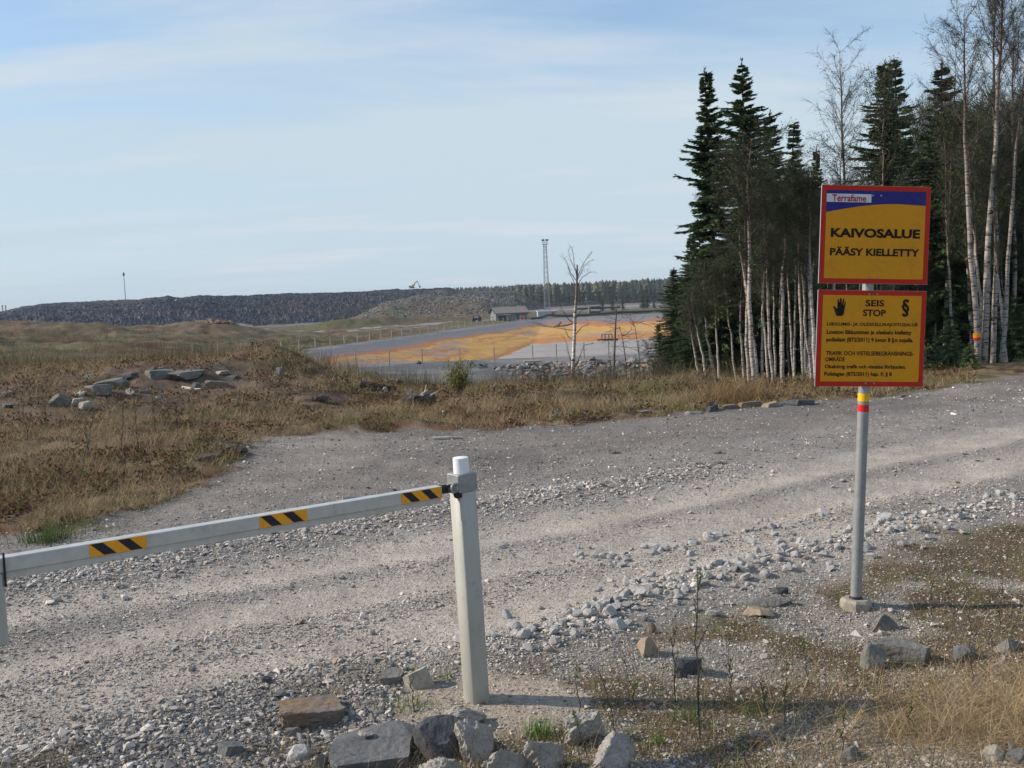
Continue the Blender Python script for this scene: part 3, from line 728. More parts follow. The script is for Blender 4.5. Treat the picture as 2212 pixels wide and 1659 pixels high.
# rip-rap boulders on the bank below the pond
rr_, cc_ = [], []
g = np.random.RandomState(12)
for i in range(3600):
    xx = g.uniform(-3, 30); D = g.uniform(66, 78.5)
    edge = ss(-2, 6, np.array([xx+g.normal()*1.0-(77-D)*.1]))[0]
    if g.uniform() > edge: continue
    rr_.append((xx, D)); 
rr_ = np.array(rr_); zz = height(rr_[:, 0], rr_[:, 1]); S = g.uniform(.25, .75, len(rr_))
cols = np.where((g.uniform(size=len(rr_)) < .15)[:, None], np.array([.30, .19, .13]), np.array([.20, .19, .18]))*g.uniform(.55, 1.5, (len(rr_), 1))
scatter_stones("riprap", np.column_stack([rr_, zz]), S, cols, 3, stone_mat, "heap of broken grey and rusty boulders on the bank below the pond", sub=2, cat="boulders")
# bank boulders that can be told apart
for i, (a, b, s_, kk, l_) in enumerate([(1300, 808, 18, 'tan', "orange-tinted boulder low in the riprap bank"), (1345, 800, 16, 'grey', "pale grey boulder in the riprap bank right of the dead tree"),
        (1280, 786, 14, 'grey', "grey boulder high in the riprap bank"), (1368, 790, 15, 'pale', "cream boulder at the right end of the riprap bank")]):
    rock(a, b, s_*1.2, s_, kk, l_, .9, 140+i, .2*i, 3, .05, 0, sink=.1)

# light rubble heaps behind the far fence and beside the shed
def hill_rubble(n, pxr, Dr, smin, smax, c, seed, name, label, var=.5):
    g = np.random.RandomState(seed); px = g.uniform(*pxr, n); D = g.uniform(*Dr, n)
    X = (px-1106)/2268*D; Z = height(X, D); S = g.uniform(smin, smax, n)**1
    cols = np.array(c)*g.uniform(1-var, 1+var, (n, 1))
    return scatter_stones(name, np.column_stack([X, D, Z]), S, cols, seed, stone_mat, label, sub=1, cat="rubble")
hill_rubble(4200, (790, 1075), (385, 425), .35, 1.0, (.21, .20, .185), 21, "rubble", "pale broken rock heaped on the bench behind the far fence")
hill_rubble(500, (455, 510), (188, 202), .3, 1.1, (.22, .15, .10), 22, "rubble", "brown broken rock on the low earth heap left of the haul road")

# ------------------------------------------------------------------ spoil heap (waste-rock dump)
CR = [(-700, 740), (-400, 712), (-200, 692), (0, 672), (50, 660), (88, 655), (140, 652), (200, 649), (300, 646), (345, 643), (362, 639), (387, 643), (410, 641), (430, 638), (475, 637), (527, 638), (620, 634),
      (700, 632), (773, 630), (802, 626), (858, 623), (866, 624), (913, 623), (940, 622), (965, 620), (975, 622), (984, 627), (1040, 630), (1110, 629), (1136, 640), (1160, 655), (1184, 672), (1200, 684)]
CRx = np.array([c[0] for c in CR], float); CRy = np.array([c[1] for c in CR], float)
PXs = np.arange(-700, 1200, 1.6); npx = len(PXs)
TT = np.concatenate([np.linspace(0, 1, 56), 1+np.linspace(.02, 1, 12)])
footD = np.convolve(np.pad(np.interp(PXs, [-700, 400, 800, 1000, 1200], [360, 395, 470, 520, 540]), 60, mode='edge'), np.ones(121)/121, 'valid')
crestD = footD+np.interp(PXs, [-700, 1000, 1190], [60, 90, 30])
VV = np.zeros((npx, len(TT), 3)); CC = np.zeros_like(VV)
for i, px in enumerate(PXs):
    cy = np.interp(px, CRx, CRy); pc = at(px, cy, crestD[i]); u = pc[0]/pc[1]
    fz = hz1(u*footD[i], footD[i])-1.5
    for j, t_ in enumerate(TT):
        if t_ <= 1:
            D = footD[i]+(crestD[i]-footD[i])*t_; pr = t_**1.15*.93+.07*math.sin(t_*math.pi)*.9
            if px > 880: pr = pr+.10*math.sin(t_*math.pi*2)*-1*min(1, (px-880)/60)
            z = fz+(pc[2]-fz)*min(pr, 1.0)
        else:
            D = crestD[i]+(t_-1)*120; z = pc[2]-(t_-1)**2*(pc[2]-fz)-(t_-1)*.6
        VV[i, j] = (u*D, D, z)
X_, Y_, Z_ = VV[..., 0], VV[..., 1], VV[..., 2]
amp = np.where(TT <= 1, np.sin(np.clip(TT, 0, 1)*math.pi)**.5*1.0+.25, .3)[None]
VV[..., 2] = Z_+amp*((fbm(X_*.045, Y_*.045, 3, 80)-.5)*3.2+(fbm(X_*.12, Y_*.12, 4, 81)-.5)*2.8+(fbm(X_*.6, Y_*.6, 3, 82)-.5)*1.6+(vn(X_*1.9, Y_*1.9, 83)-.5)*.8)
brn = ss(560, 1000, PXs)[:, None]
nn = fbm(X_*.08, Y_*.2, 4, 84)
c = np.zeros_like(VV)+np.array([.036, .044, .064])
c = lerp(c, np.array([.074, .071, .066]), np.clip(brn*ss(.3, .6, nn)+ss(.56, .7, nn)*.7, 0, 1))
c = lerp(c, np.array([.075, .062, .055]), ss(.58, .68, fbm(X_*.03, Y_*.1+4, 3, 85))*.7)
sm_ = ss(1000, 1040, PXs)[:, None]*0+np.exp(-(((PXs[:, None]-985)/80)**2))*np.exp(-(((TT[None]-.5)/.25)**2))
c = lerp(c, np.array([.15, .145, .13]), sm_)
sp = vn(X_*2.7, Y_*1.2, 86)
c = c*(.55+1.0*sp)[..., None]
c = lerp(c, np.array([.2, .2, .2]), (sp > .93)*.8)
ii = np.arange(npx*len(TT)).reshape(npx, len(TT))
Q = np.stack([ii[:-1, :-1], ii[1:, :-1], ii[1:, 1:], ii[:-1, 1:]], -1).reshape(-1, 4)
dump_m = mat_attr("spoil_rock", .95, .9, .35, bump=.5, bscale=.8)
heap = mesh_np("spoil_heap", VV.reshape(-1, 3), Q, dump_m, col=c.reshape(-1, 3), smooth=False)
tag(heap, kind="structure")
g = np.random.RandomState(33); m = 16000
ri = g.randint(0, npx, m); rj = (g.uniform(0, 1, m)**.8*54).astype(int)
P = VV[ri, rj]+g.normal(0, .4, (m, 3))*np.array([1, 1, .2])
b_ = ss(600, 1000, PXs[ri])
cols = (np.array([.036, .044, .064])*(1-b_)[:, None]+np.array([.074, .071, .066])*b_[:, None])*g.uniform(.65, 1.4, (m, 1))
cols = np.where((g.uniform(size=m) < .03)[:, None], np.array([.22, .22, .22]), cols)
scatter_stones("rubble", P, g.uniform(.35, 1.0, m)*(1+.6*(g.uniform(size=m) < .1)), cols, 34, stone_mat, "dark waste rock blocks covering the long spoil heap", sub=1, cat="rubble")

# ------------------------------------------------------------------ plain materials
M_steel = mat_n("galvanised", (.27, .275, .27), (.34, .345, .335), 25, .45, .35, .0006, 80, spec=.4, wear=(12, .58, .5, (.17, .15, .12)))
M_post = mat_n("painted_steel", (.40, .39, .34), (.46, .45, .40), 14, .5, .1, .0005, 60, stretch=(1, 1, .25), spec=.4, wear=(9, .57, .55, (.20, .17, .13)))
M_boom = mat_n("boom_steel", (.48, .475, .44), (.56, .555, .52), 20, .42, .25, .0004, 50, stretch=(1, .2, 1), spec=.5, wear=(7, .58, .5, (.24, .21, .17)))
M_white = mat_n("white_plastic", (.78, .78, .77), (.84, .84, .83), 20, .4)
M_black = mat_n("black_rubber", (.018, .018, .02), (.03, .03, .033), 20, .6)
M_tapeY = mat_n("tape_orange", (.80, .33, .015), (.86, .38, .02), 90, .4, spec=.4)
M_tapeK = mat_n("tape_black", (.012, .013, .02), (.02, .021, .03), 90, .4, spec=.4)
M_yel = mat_n("sign_yellow", (.68, .285, .007), (.74, .31, .009), 40, .55, spec=.25, wear=(6, .54, .35, (.42, .19, .02)))
M_red = mat_n("sign_red", (.50, .022, .008), (.55, .028, .01), 40, .55, spec=.25, wear=(6, .54, .35, (.36, .04, .02)))
M_blue = mat_n("sign_blue", (.022, .022, .17), (.028, .028, .20), 40, .55, spec=.25, wear=(6, .54, .35, (.05, .05, .14)))
M_swhite = mat_n("sign_white", (.62, .64, .68), (.68, .70, .73), 40, .55, spec=.25)
M_sblk = mat_n("sign_black", (.016, .010, .006), (.024, .015, .009), 40, .6, spec=.15)
M_logo = mat_n("logo_red", (.42, .01, .03), (.48, .015, .035), 40, .5, spec=.2)
M_alu = mat_n("aluminium_edge", (.5, .5, .5), (.6, .6, .6), 30, .35, .6)
M_conc = mat_n("concrete", (.30, .26, .20), (.38, .335, .27), 16, .9, bump=.004, bscale=60)
M_bandY = mat_n("band_yellow", (.80, .47, .01), (.85, .52, .015), 40, .4)
M_bandR = mat_n("band_red", (.60, .02, .02), (.66, .03, .025), 40, .4)
M_wood = mat_n("weathered_wood", (.30, .27, .23), (.44, .41, .36), 9, .9, bump=.008, stretch=(1, 1, .2))
M_dwood = mat_n("dark_wood", (.05, .04, .033), (.12, .10, .085), 9, .95, bump=.01)
M_fence = mat_n("fence_post_steel", (.30, .25, .19), (.38, .32, .25), 3, .7)
M_pipe = mat_n("pipe_plastic", (.035, .04, .045), (.06, .065, .07), 2, .5)

# ------------------------------------------------------------------ barrier gate
P0 = gnd(1030, 1513)[:2]; BU = np.array([-.809, -.588]); BN = np.array([.588, -.809])
yaw = math.atan2(-BU[1], -BU[0])          # local +x = opposite to the boom direction
gate = empty("barrier_gate", (P0[0], P0[1], hz1(P0[0], P0[1])-.03), (0, 0, yaw))
tag(gate, "grey steel barrier gate with orange and black hazard stripes on its boom, beside the road", "barrier")
HP = at(1000, 1025, P0[1])[2]-gate.location.z
mb = MB(); mb.box((0, 0, HP/2-.1), (.092, .092, HP+.2-.06), bev=.006); o = mb.build("post", M_post, gate); smooth_angle(o, 50)
mb = MB(); mb.box((0, 0, HP-.03), (.104, .104, .085), bev=.005); o = mb.build("post_cap", M_steel, gate)
mb = MB(); mb.tube([(.0, 0, HP+.012), (0, 0, HP+.082)], .0365, 24); mb.tube([(0, 0, HP+.082), (0, 0, HP+.0835)], [.0365, .0345], 24); o = mb.build("white_pipe", M_white, gate); smooth_angle(o, 40)
zb = 1.034+.005-gate.location.z
mb = MB(); mb.box((-.058, 0, zb+.02), (.012, .075, .075)); mb.box((-.085, 0.0, zb+.0), (.05, .012, .04)); mb.box((-.085, -.028, zb), (.046, .008, .034)); mb.box((-.085, .028, zb), (.046, .008, .034)); hb = mb.build("hinge_bracket", M_steel, gate)
mb = MB()
mb.tube([(-.088, -.05, zb), (-.088, .05, zb)], .010, 10)
mb.build("bolt", M_steel, hb)
mb = MB(); rg_ = []
for k in range(17):
    an = 2*math.pi*k/16; rg_.append((-.092+.0*k, -.048+.002*math.sin(an), zb+.004)); 
ringp = [(-.094+.017*math.cos(2*math.pi*k/16), -.040, zb+.006+.019*math.sin(2*math.pi*k/16)) for k in range(17)]
mb.tube(ringp, .0065, 8, cap=False); mb.build("ring", M_steel, hb)
mb = MB(); mb.box((-.078, -.038, zb-.030), (.034, .03, .026), bev=.006); mb.build("padlock", M_black, hb)
mb = MB(); mb.box((-.137, 0, zb-.0), (.044, .034, .034)); mb.box((-.115, -.0, zb+.012), (.05, .02, .01)); mb.build("boom_end_bracket", M_black, gate)
for o in gate.children:
    if o.name.split('.')[0] in ('post', 'post_cap', 'white_pipe'): o.rotation_euler = (0, R(-1.5), 0)
# boom: from x=-.135 to the left
BL = 2.45; x0 = -.155
mb = MB(); mb.box((x0-BL/2, 0, zb-.005), (BL, .055, .052))
mb.box((x0-BL/2, .004, zb-.005-.026-.014), (BL-.004, .042, .028))
boom = mb.build("boom", M_boom, gate)
bm_ = boom.modifiers.new("bevel", 'BEVEL'); bm_.width = .003; bm_.segments = 2
tag(boom)
def tape(cx, L=.2065, h=.049):
    o = None
    y = -.028
    mbk = MB(); mbk.box((cx, y-.0006, zb-.005), (L, .0012, h)); t_ = mbk.build("hazard_tape", M_tapeY, gate)
    ms = MB()
    s = L/4.4; sl = h*.95
    for k in range(2):
        a = cx-L/2+.004+k*s*2.05
        pts = [(a, h/2-.0015), (a+s*.95, h/2-.0015), (a+s*.95+sl, -h/2+.0015), (a+sl, -h/2+.0015)]
        lim = cx+L/2-.002
        pts = [(min(p[0], lim), p[1]) for p in pts]
        V = [(p[0], y-.0018, zb-.005+p[1]) for p in pts]; ms.add(V, Q=[(0, 3, 2, 1)])
    ms.build("black_stripe", M_tapeK, t_)
t0_ = .13
for tdist in (-.264, -.921, -1.578): tape(tdist)
mb = MB(); mb.box((-1.992, -.012, zb-.16), (.04, .05, .26), bev=.008); o = mb.build("drop_leg", M_post, gate)
mb = MB(); mb.box((-1.968, -.032, zb-.02), (.006, .012, .12)); mb.build("clamp", M_black, gate)

# ------------------------------------------------------------------ sign post
S0 = gflat(1848, 1309)
sign = empty("warning_sign", (S0[0], S0[1], hz1(S0[0], S0[1])), (0, R(3.0), R(5.0)))
tag(sign, "tall steel pole carrying two orange-yellow mine area warning panels with red borders", "sign")
DS = S0[1]; sz = DS/2268.0; zof = sign.location.z
def zat(px, py): return at(px, py, DS)[2]-zof
ztop1, zbot1 = zat(1890, 401), zat(1886, 612); ztop2, zbot2 = zat(1886, 626), zat(1878, 833)
W1 = 241*sz; pr_ = .032
mb = MB(); mb.tube([(0, 0, -.15), (0, 0, ztop1-.05)], pr_, 20); pole = mb.build("pole", M_steel, sign); smooth_angle(pole, 40)
for nm, ya, yb, mt in (("yellow_band", 849, 866, M_bandY), ("red_band", 873, 888, M_bandR)):
    mb = MB(); mb.tube([(0, 0, zat(1868, yb)), (0, 0, zat(1868, ya))], pr_+.0012, 20); o = mb.build(nm, mt, pole); smooth_angle(o, 40)
mb = MB()
n = 8; ring = [(.085*math.cos(2*math.pi*(k+.5)/n), .085*math.sin(2*math.pi*(k+.5)/n)) for k in range(n)]
V = [(x*1.12, y*1.12, -.08) for x, y in ring]+[(x*1.05, y*1.05, .035) for x, y in ring]+[(x*.9, y*.9, .05) for x, y in ring]
V += [(0, 0, .05)]
mb.add(V, Q=[(l*8+i, l*8+(i+1) % 8, l*8+8+(i+1) % 8, l*8+8+i) for l in range(2) for i in range(8)], T=[(16+i, 16+(i+1) % 8, 24) for i in range(8)])
mb.build("concrete_footing", M_conc, sign)
mb = MB(); mb.tube([(0, 0, .045), (0, 0, .064)], [.042, .036], 20); mb.build("seal_ring", M_black, sign)
YF = -.040
def poly_panel(name, pts, y, mat, parent):
    mb = MB(); n = len(pts); V = [(p[0], y, p[1]) for p in pts]
    me = bpy.data.meshes.new(name); me.from_pydata(V, [], [list(range(n))]); me.materials.append(mat)
    if me.polygons[0].normal.y > 0: me.flip_normals()
    o = bpy.data.objects.new(name, me); C.objects.link(o); o.parent = parent; return o
def rrect(x0, z0, x1, z1, r=.01, n=5):
    P = []
    for cx, cz, a0 in ((x1-r, z1-r, 0), (x0+r, z1-r, 90), (x0+r, z0+r, 180), (x1-r, z0+r, 270)):
        for k in range(n): a = R(a0+90*k/(n-1)); P.append((cx+r*math.cos(a), cz+r*math.sin(a)))
    return P
def text(s, x0, x1, z0, z1, mat, parent, bold=.0, y=YF-.0035):
    cu = bpy.data.curves.new("lettering", 'FONT'); cu.body = s; cu.size = 1; cu.offset = bold; cu.extrude = 0; cu.resolution_u = 3
    tmp = bpy.data.objects.new("tmp", cu); C.objects.link(tmp)
    dg = bpy.context.evaluated_depsgraph_get(); me = bpy.data.meshes.new_from_object(tmp.evaluated_get(dg))
    bpy.data.objects.remove(tmp); n = len(me.vertices); co = np.zeros(n*3); me.vertices.foreach_get("co", co); co = co.reshape(-1, 3)
    mn, mxx = co.min(0), co.max(0)
    out = np.zeros_like(co)
    out[:, 0] = x0+(co[:, 0]-mn[0])/(mxx[0]-mn[0])*(x1-x0); out[:, 2] = z0+(co[:, 1]-mn[1])/(mxx[1]-mn[1])*(z1-z0); out[:, 1] = y
    me.vertices.foreach_set("co", out.ravel().astype(np.float32)); me.materials.clear(); me.materials.append(mat); me.update()
    if len(me.polygons) and me.polygons[0].normal.y > 0: me.flip_normals()
    me.name = "lettering"; o = bpy.data.objects.new("lettering", me); C.objects.link(o); o.parent = parent; return o
def panel(ztop, zbot, label):
    H_ = ztop-zbot
    cx = .012; xl, xr = cx-W1/2, cx+W1/2
    mb = MB(); mb.box((cx, YF+.004, (ztop+zbot)/2), (W1, .008, H_)); pn = mb.build("sign_panel", M_alu, sign); tag(pn, label)
    poly_panel("red_border", rrect(xl+.0008, zbot+.0008, xr-.0008, ztop-.0008, .004), YF-.001, M_red, pn)
    b = .045*W1
    poly_panel("yellow_field", rrect(xl+b, zbot+b, xr-b, ztop-b, .006), YF-.002, M_yel, pn)
    fx = lambda f: xl+f*W1
    fz = lambda f: ztop-f*H_
    for bx in (.465, .54):
        for bz_ in (.10 if ztop > 2.2 else .04, .935 if ztop > 2.2 else .965):
            mb = MB(); mb.tube([(fx(bx), YF-.002, fz(bz_)), (fx(bx), YF-.006, fz(bz_))], .0055, 8); mb.build("bolt", M_steel, pn)
    for zz_ in (fz(.1), fz(.9)):
        mb = MB(); mb.box((0, -.018, zz_), (.30, .022, .03)); mb.tube([(-.0, 0, zz_-.014), (0, 0, zz_+.014)], pr_+.004, 16); mb.build("clamp", M_alu, pn)
    return pn, fx, fz, b, xl, xr
pn, fx, fz, b, xl, xr = panel(ztop1, zbot1, "upper warning panel with blue swoosh and white logo plate")
top = fz(0)-b; L_ = xl+b; R_ = xr-b
cv = [(fx(.045+.91*k/20.), fz(.275-.095*math.sin(min(1, (k/20.)/.72)*math.pi/2)+max(0, k/20.-.72)*.045)) for k in range(21)]
cv[0] = (L_, cv[0][1]); cv[-1] = (R_, cv[-1][1])
poly_panel("blue_field", [(L_, top), (R_, top)]+cv[::-1], YF-.003, M_blue, pn)
poly_panel("logo_plate", [(L_-.0, fz(.172)), (fx(.452), fz(.172)), (fx(.452), fz(.088)), (L_-.0, fz(.088))], YF-.004, M_swhite, pn)
text("Terrafame", fx(.095), fx(.405), fz(.166), fz(.094), M_logo, pn, .022, YF-.005)
text("KAIVOSALUE", fx(.094), fx(.914), fz(.53), fz(.435), M_sblk, pn, .042)
text("PÄÄSY KIELLETTY", fx(.092), fx(.914), fz(.715), fz(.622), M_sblk, pn, .036)
pn, fx, fz, b, xl, xr = panel(ztop2, zbot2, "lower warning panel with raised hand, paragraph mark and small print")
text("SEIS", fx(.436), fx(.609), fz(.165), fz(.098), M_sblk, pn, .026)
text("STOP", fx(.416), fx(.626), fz(.268), fz(.197), M_sblk, pn, .026)
text("§", fx(.772), fx(.844), fz(.27), fz(.086), M_sblk, pn, .025)
text("LIIKKUMIS- JA OLESKELURAJOITUSALUE", fx(.089), fx(.928), fz(.378), fz(.334), M_sblk, pn, .02)
text("Luvaton liikkuminen ja oleskelu kielletty", fx(.089), fx(.873), fz(.468), fz(.411), M_sblk, pn, .026)
text("poliisilain (872/2011) 9 luvun 8 §:n nojalla.", fx(.088), fx(.891), fz(.547), fz(.489), M_sblk, pn, .026)
text("TRAFIK OCH VISTELSEBEGRÄNSNINGS-", fx(.089), fx(.90), fz(.675), fz(.622), M_sblk, pn, .02)
text("OMRÅDE", fx(.084), fx(.266), fz(.738), fz(.682), M_sblk, pn, .02)
text("Obehörig trafik och vistelse förbjuden.", fx(.082), fx(.833), fz(.823), fz(.772), M_sblk, pn, .026)
text("Polislagen (872/2011) kap. 9, § 8", fx(.08), fx(.705), fz(.90), fz(.847), M_sblk, pn, .026)
# raised hand symbol
hx0, hx1, hy0, hy1 = fx(.14), fx(.256), fz(.268), fz(.08)
HND = [(.30, 0), (.72, .0), (.86, .10), (.90, .30), (.93, .50), (1.0, .78), (.97, .81), (.92, .79), (.83, .56), (.80, .56), (.86, .92), (.80, .95), (.75, .92), (.67, .58), (.64, .58),
       (.64, .97), (.58, 1.0), (.53, .97), (.51, .58), (.48, .58), (.43, .90), (.37, .92), (.33, .89), (.36, .54), (.34, .42), (.24, .42), (.10, .54), (.02, .55), (.0, .50), (.10, .36), (.22, .12)]
me = bpy.data.meshes.new("hand_symbol"); nH = len(HND)
import bmesh
bm = bmesh.new(); vs_ = [bm.verts.new((hx0+a*(hx1-hx0), YF-.0035, hy0+b2*(hy1-hy0))) for a, b2 in HND]
f_ = bm.faces.new(vs_); bmesh.ops.triangulate(bm, faces=[f_]); bmesh.ops.recalc_face_normals(bm, faces=bm.faces[:])
bm.to_mesh(me); bm.free()
if me.polygons[0].normal.y > 0: me.flip_normals()
me.materials.append(M_sblk); o = bpy.data.objects.new("hand_symbol", me); C.objects.link(o); o.parent = pn

# ------------------------------------------------------------------ buildings, tower, machines
M_wall = mat_n("sheet_wall", (.16, .165, .165), (.20, .205, .205), 1.2, .7, stretch=(8, 8, .4))
M_roof = mat_n("felt_roof", (.17, .155, .14), (.21, .195, .175), 1.0, .85)
M_trim = mat_n("dark_trim", (.04, .042, .045), (.06, .06, .065), 2, .7)
M_lwall = mat_n("pale_shed", (.36, .40, .42), (.44, .48, .50), 1.0, .6)
M_door = mat_n("door_grey", (.06, .065, .07), (.09, .09, .095), 2, .6)
pB = at(1100, 691, 305); zB = hz1(pB[0], 305)
bl = empty("pump_building", (pB[0], 305, zB-.1), (0, 0, R(14)))
tag(bl, "low grey sheet-clad building with pitched felt roof on the far pond bank", "building")
bw, bd, bh, bt = 9.4, 7.0, 2.1, 3.6
mb = MB(); V = [(-bw/2, -bd/2, 0), (bw/2, -bd/2, 0), (bw/2, bd/2, 0), (-bw/2, bd/2, 0), (-bw/2, -bd/2, bh), (bw/2, -bd/2, bh), (bw/2, bd/2, bh), (-bw/2, bd/2, bh), (-bw/2, .6, bt), (bw/2, .6, bt)]
mb.add(V, Q=[(0, 1, 5, 4), (2, 3, 7, 6), (0, 3, 2, 1)], T=[(4, 8, 7), (5, 6, 9)]); mb.add([V[i] for i in (0, 4, 7, 3, 1, 5, 6, 2)], Q=[(0, 1, 2, 3), (4, 7, 6, 5)])
mb.build("wall", M_wall, bl)
mb = MB()
for ya, za, yb2, zb2 in ((-bd/2-.4, bh-.1, .6, bt+.12), (.6, bt+.12, bd/2+.4, bh-.1)):
    mb.add([(-bw/2-.35, ya, za), (bw/2+.35, ya, za), (bw/2+.35, yb2, zb2), (-bw/2-.35, yb2, zb2), (-bw/2-.35, ya, za+.16), (bw/2+.35, ya, za+.16), (bw/2+.35, yb2, zb2+.16), (-bw/2-.35, yb2, zb2+.16)],
           Q=[(0, 3, 2, 1), (4, 5, 6, 7), (0, 1, 5, 4), (2, 3, 7, 6), (0, 4, 7, 3), (1, 2, 6, 5)])
mb.build("roof", M_roof, bl)
for x_ in (-bw/2-.42, bw/2+.42):
    mb = MB(); mb.tube([(x_, -bd/2-.4, bh), (x_, .6, bt+.22), (x_, bd/2+.4, bh)], .14, 4); mb.build("gable_trim", M_trim, bl)
for x_, w_, h_, nm in ((-1.2, 2.0, 1.75, "door"), (1.6, .9, 1.7, "door"), (3.4, .7, .7, "window")):
    mb = MB(); mb.box((x_, -bd/2-.04, h_/2+(.9 if nm == "window" else 0)), (w_, .06, h_)); mb.build(nm, M_door, bl)
pS = at(1183, 683, 330); sh = empty("storage_shed", (pS[0], 330, hz1(pS[0], 330)), (0, 0, R(6)))
tag(sh, "small pale container-like shed right of the grey building beyond the pond", "shed")
mb = MB(); mb.box((0, 0, .85), (6.4, 2.6, 1.7)); mb.build("body", M_lwall, sh)
mb = MB(); mb.box((0, 0, 1.79), (6.7, 2.9, .16)); mb.build("roof", M_white, sh)
mb = MB(); mb.box((1.6, -1.34, .7), (1.0, .06, 1.4)); mb.build("door", M_bandR, sh)
# dark utility trailer left of the building
pT = at(1030, 694, 300); tv = empty("parked_vehicle", (pT[0], 300, hz1(pT[0], 300)), (0, 0, R(8)))
tag(tv, "dark parked vehicle left of the low grey building beyond the pond", "vehicle")
mb = MB(); mb.add([(-1.3, -.8, .4), (1.3, -.8, .4), (1.3, .8, .4), (-1.3, .8, .4), (-1.3, -.8, 1.0), (1.3, -.8, 1.0), (1.3, .8, 1.0), (-1.3, .8, 1.0), (-1.05, -.7, 1.65), (.7, -.7, 1.65), (.7, .7, 1.65), (-1.05, .7, 1.65)],
    Q=[(0, 1, 5, 4), (1, 2, 6, 5), (2, 3, 7, 6), (3, 0, 4, 7), (4, 5, 9, 8), (5, 6, 10, 9), (6, 7, 11, 10), (7, 4, 8, 11), (8, 9, 10, 11), (0, 3, 2, 1)]); mb.build("body", M_trim, tv)
mb = MB(); mb.box((-.2, -.78, 1.3), (1.3, .04, .4)); mb.build("window", M_alu, tv)
for x_ in (-.85, .85):
    for y_ in (-.78, .78): mb = MB(); mb.tube([(x_, y_-.1, .35), (x_, y_+.1, .35)], .35, 14); mb.build("wheel", M_black, tv)
# small machinery beside the building
for i, (px, D, w_, h_, m_, l_, nm) in enumerate([(1085, 298, 2.2, 1.7, M_trim, "dark pump cabinet standing before the grey building", "pump_cabinet"), (1098, 298, 1.6, 1.7, M_wall, "grey pump cabinet right of the dark one before the building", "pump_cabinet"),
        (1064, 297, .5, .9, M_white, "white marker box at the left corner of the grey building", "marker_box"), (1128, 295, .7, 1.1, M_bandR, "small red hydrant-like valve on the pond bank before the building", "valve"), (1140, 300, .6, 1.0, M_trim, "dark valve post right of the red valve", "valve")]):
    p = at(px, 690, D); z = hz1(p[0], D); e = empty(nm, (p[0], D, z)); tag(e, l_, nm.replace('_', ' '))
    mb = MB(); mb.box((0, 0, h_/2), (w_, w_*.6, h_), bev=.05); mb.build("body", m_, e)
    mb = MB(); mb.box((0, 0, h_+.06), (w_*1.1, w_*.7, .1)); mb.build("lid", M_alu if m_ is not M_white else M_trim, e)

# lattice light tower
M_lat = mat_n("lattice_steel", (.16, .175, .19), (.22, .235, .25), 2, .6, .3)
pt_ = at(1180.5, 622, 480); zt0 = hz1(pt_[0], 480); ttop = at(1175, 528, 480)[2]
tw = empty("light_tower", (pt_[0], 480, zt0), (0, R(.0), R(12))); tag(tw, "tall steel lattice floodlight tower above the far forest", "light tower")
HT = ttop-zt0; ba, ta_ = 1.15, .55
mb = MB()
cs = [(-1, -1), (1, -1), (1, 1), (-1, 1)]
for sx, s_y in cs: mb.tube([(sx*ba, s_y*ba, 0), (sx*ta_, s_y*ta_, HT)], .10, 6)
mb.build("frame", M_lat, tw)
nseg = 13
mb = MB()
for k in range(nseg):
    f0, f1 = k/nseg, (k+1)/nseg; h0 = ba+(ta_-ba)*f0; h1 = ba+(ta_-ba)*f1
    for i in range(4):
        a, b3 = cs[i], cs[(i+1) % 4]
        mb.tube([(a[0]*h0, a[1]*h0, HT*f0), (b3[0]*h1, b3[1]*h1, HT*f1)], .035, 4); mb.tube([(b3[0]*h0, b3[1]*h0, HT*f0), (a[0]*h1, a[1]*h1, HT*f1)], .035, 4)
        if k % 3 == 0: mb.tube([(a[0]*h0, a[1]*h0, HT*f0), (b3[0]*h0, b3[1]*h0, HT*f0)], .06, 4)
mb.build("bracing", M_lat, tw)
mb = MB(); mb.box((0, 0, HT+.1), (2.2, 2.2, .2)); pf_ = mb.build("platform", M_trim, tw)
mb = MB()
for sx, s_y in cs: mb.tube([(sx*1.05, s_y*1.05, HT), (sx*1.05, s_y*1.05, HT+1.6)], .05, 4)
for zz_ in (.8, 1.5):
    for i in range(4): a, b3 = cs[i], cs[(i+1) % 4]; mb.tube([(a[0]*1.05, a[1]*1.05, HT+zz_), (b3[0]*1.05, b3[1]*1.05, HT+zz_)], .05, 4)
mb.build("railing", M_lat, pf_)
for x_ in (-1.25, -.6, .6, 1.25):
    mb = MB(); rot = Matrix.Rotation(R(-25), 3, 'X'); mb.box((x_, -.4, HT+1.95), (.55, .6, .5), rot=np.array(rot)); mb.box((x_, -.0, HT+1.75), (.12, .3, .5)); mb.build("floodlight", M_trim, tw)
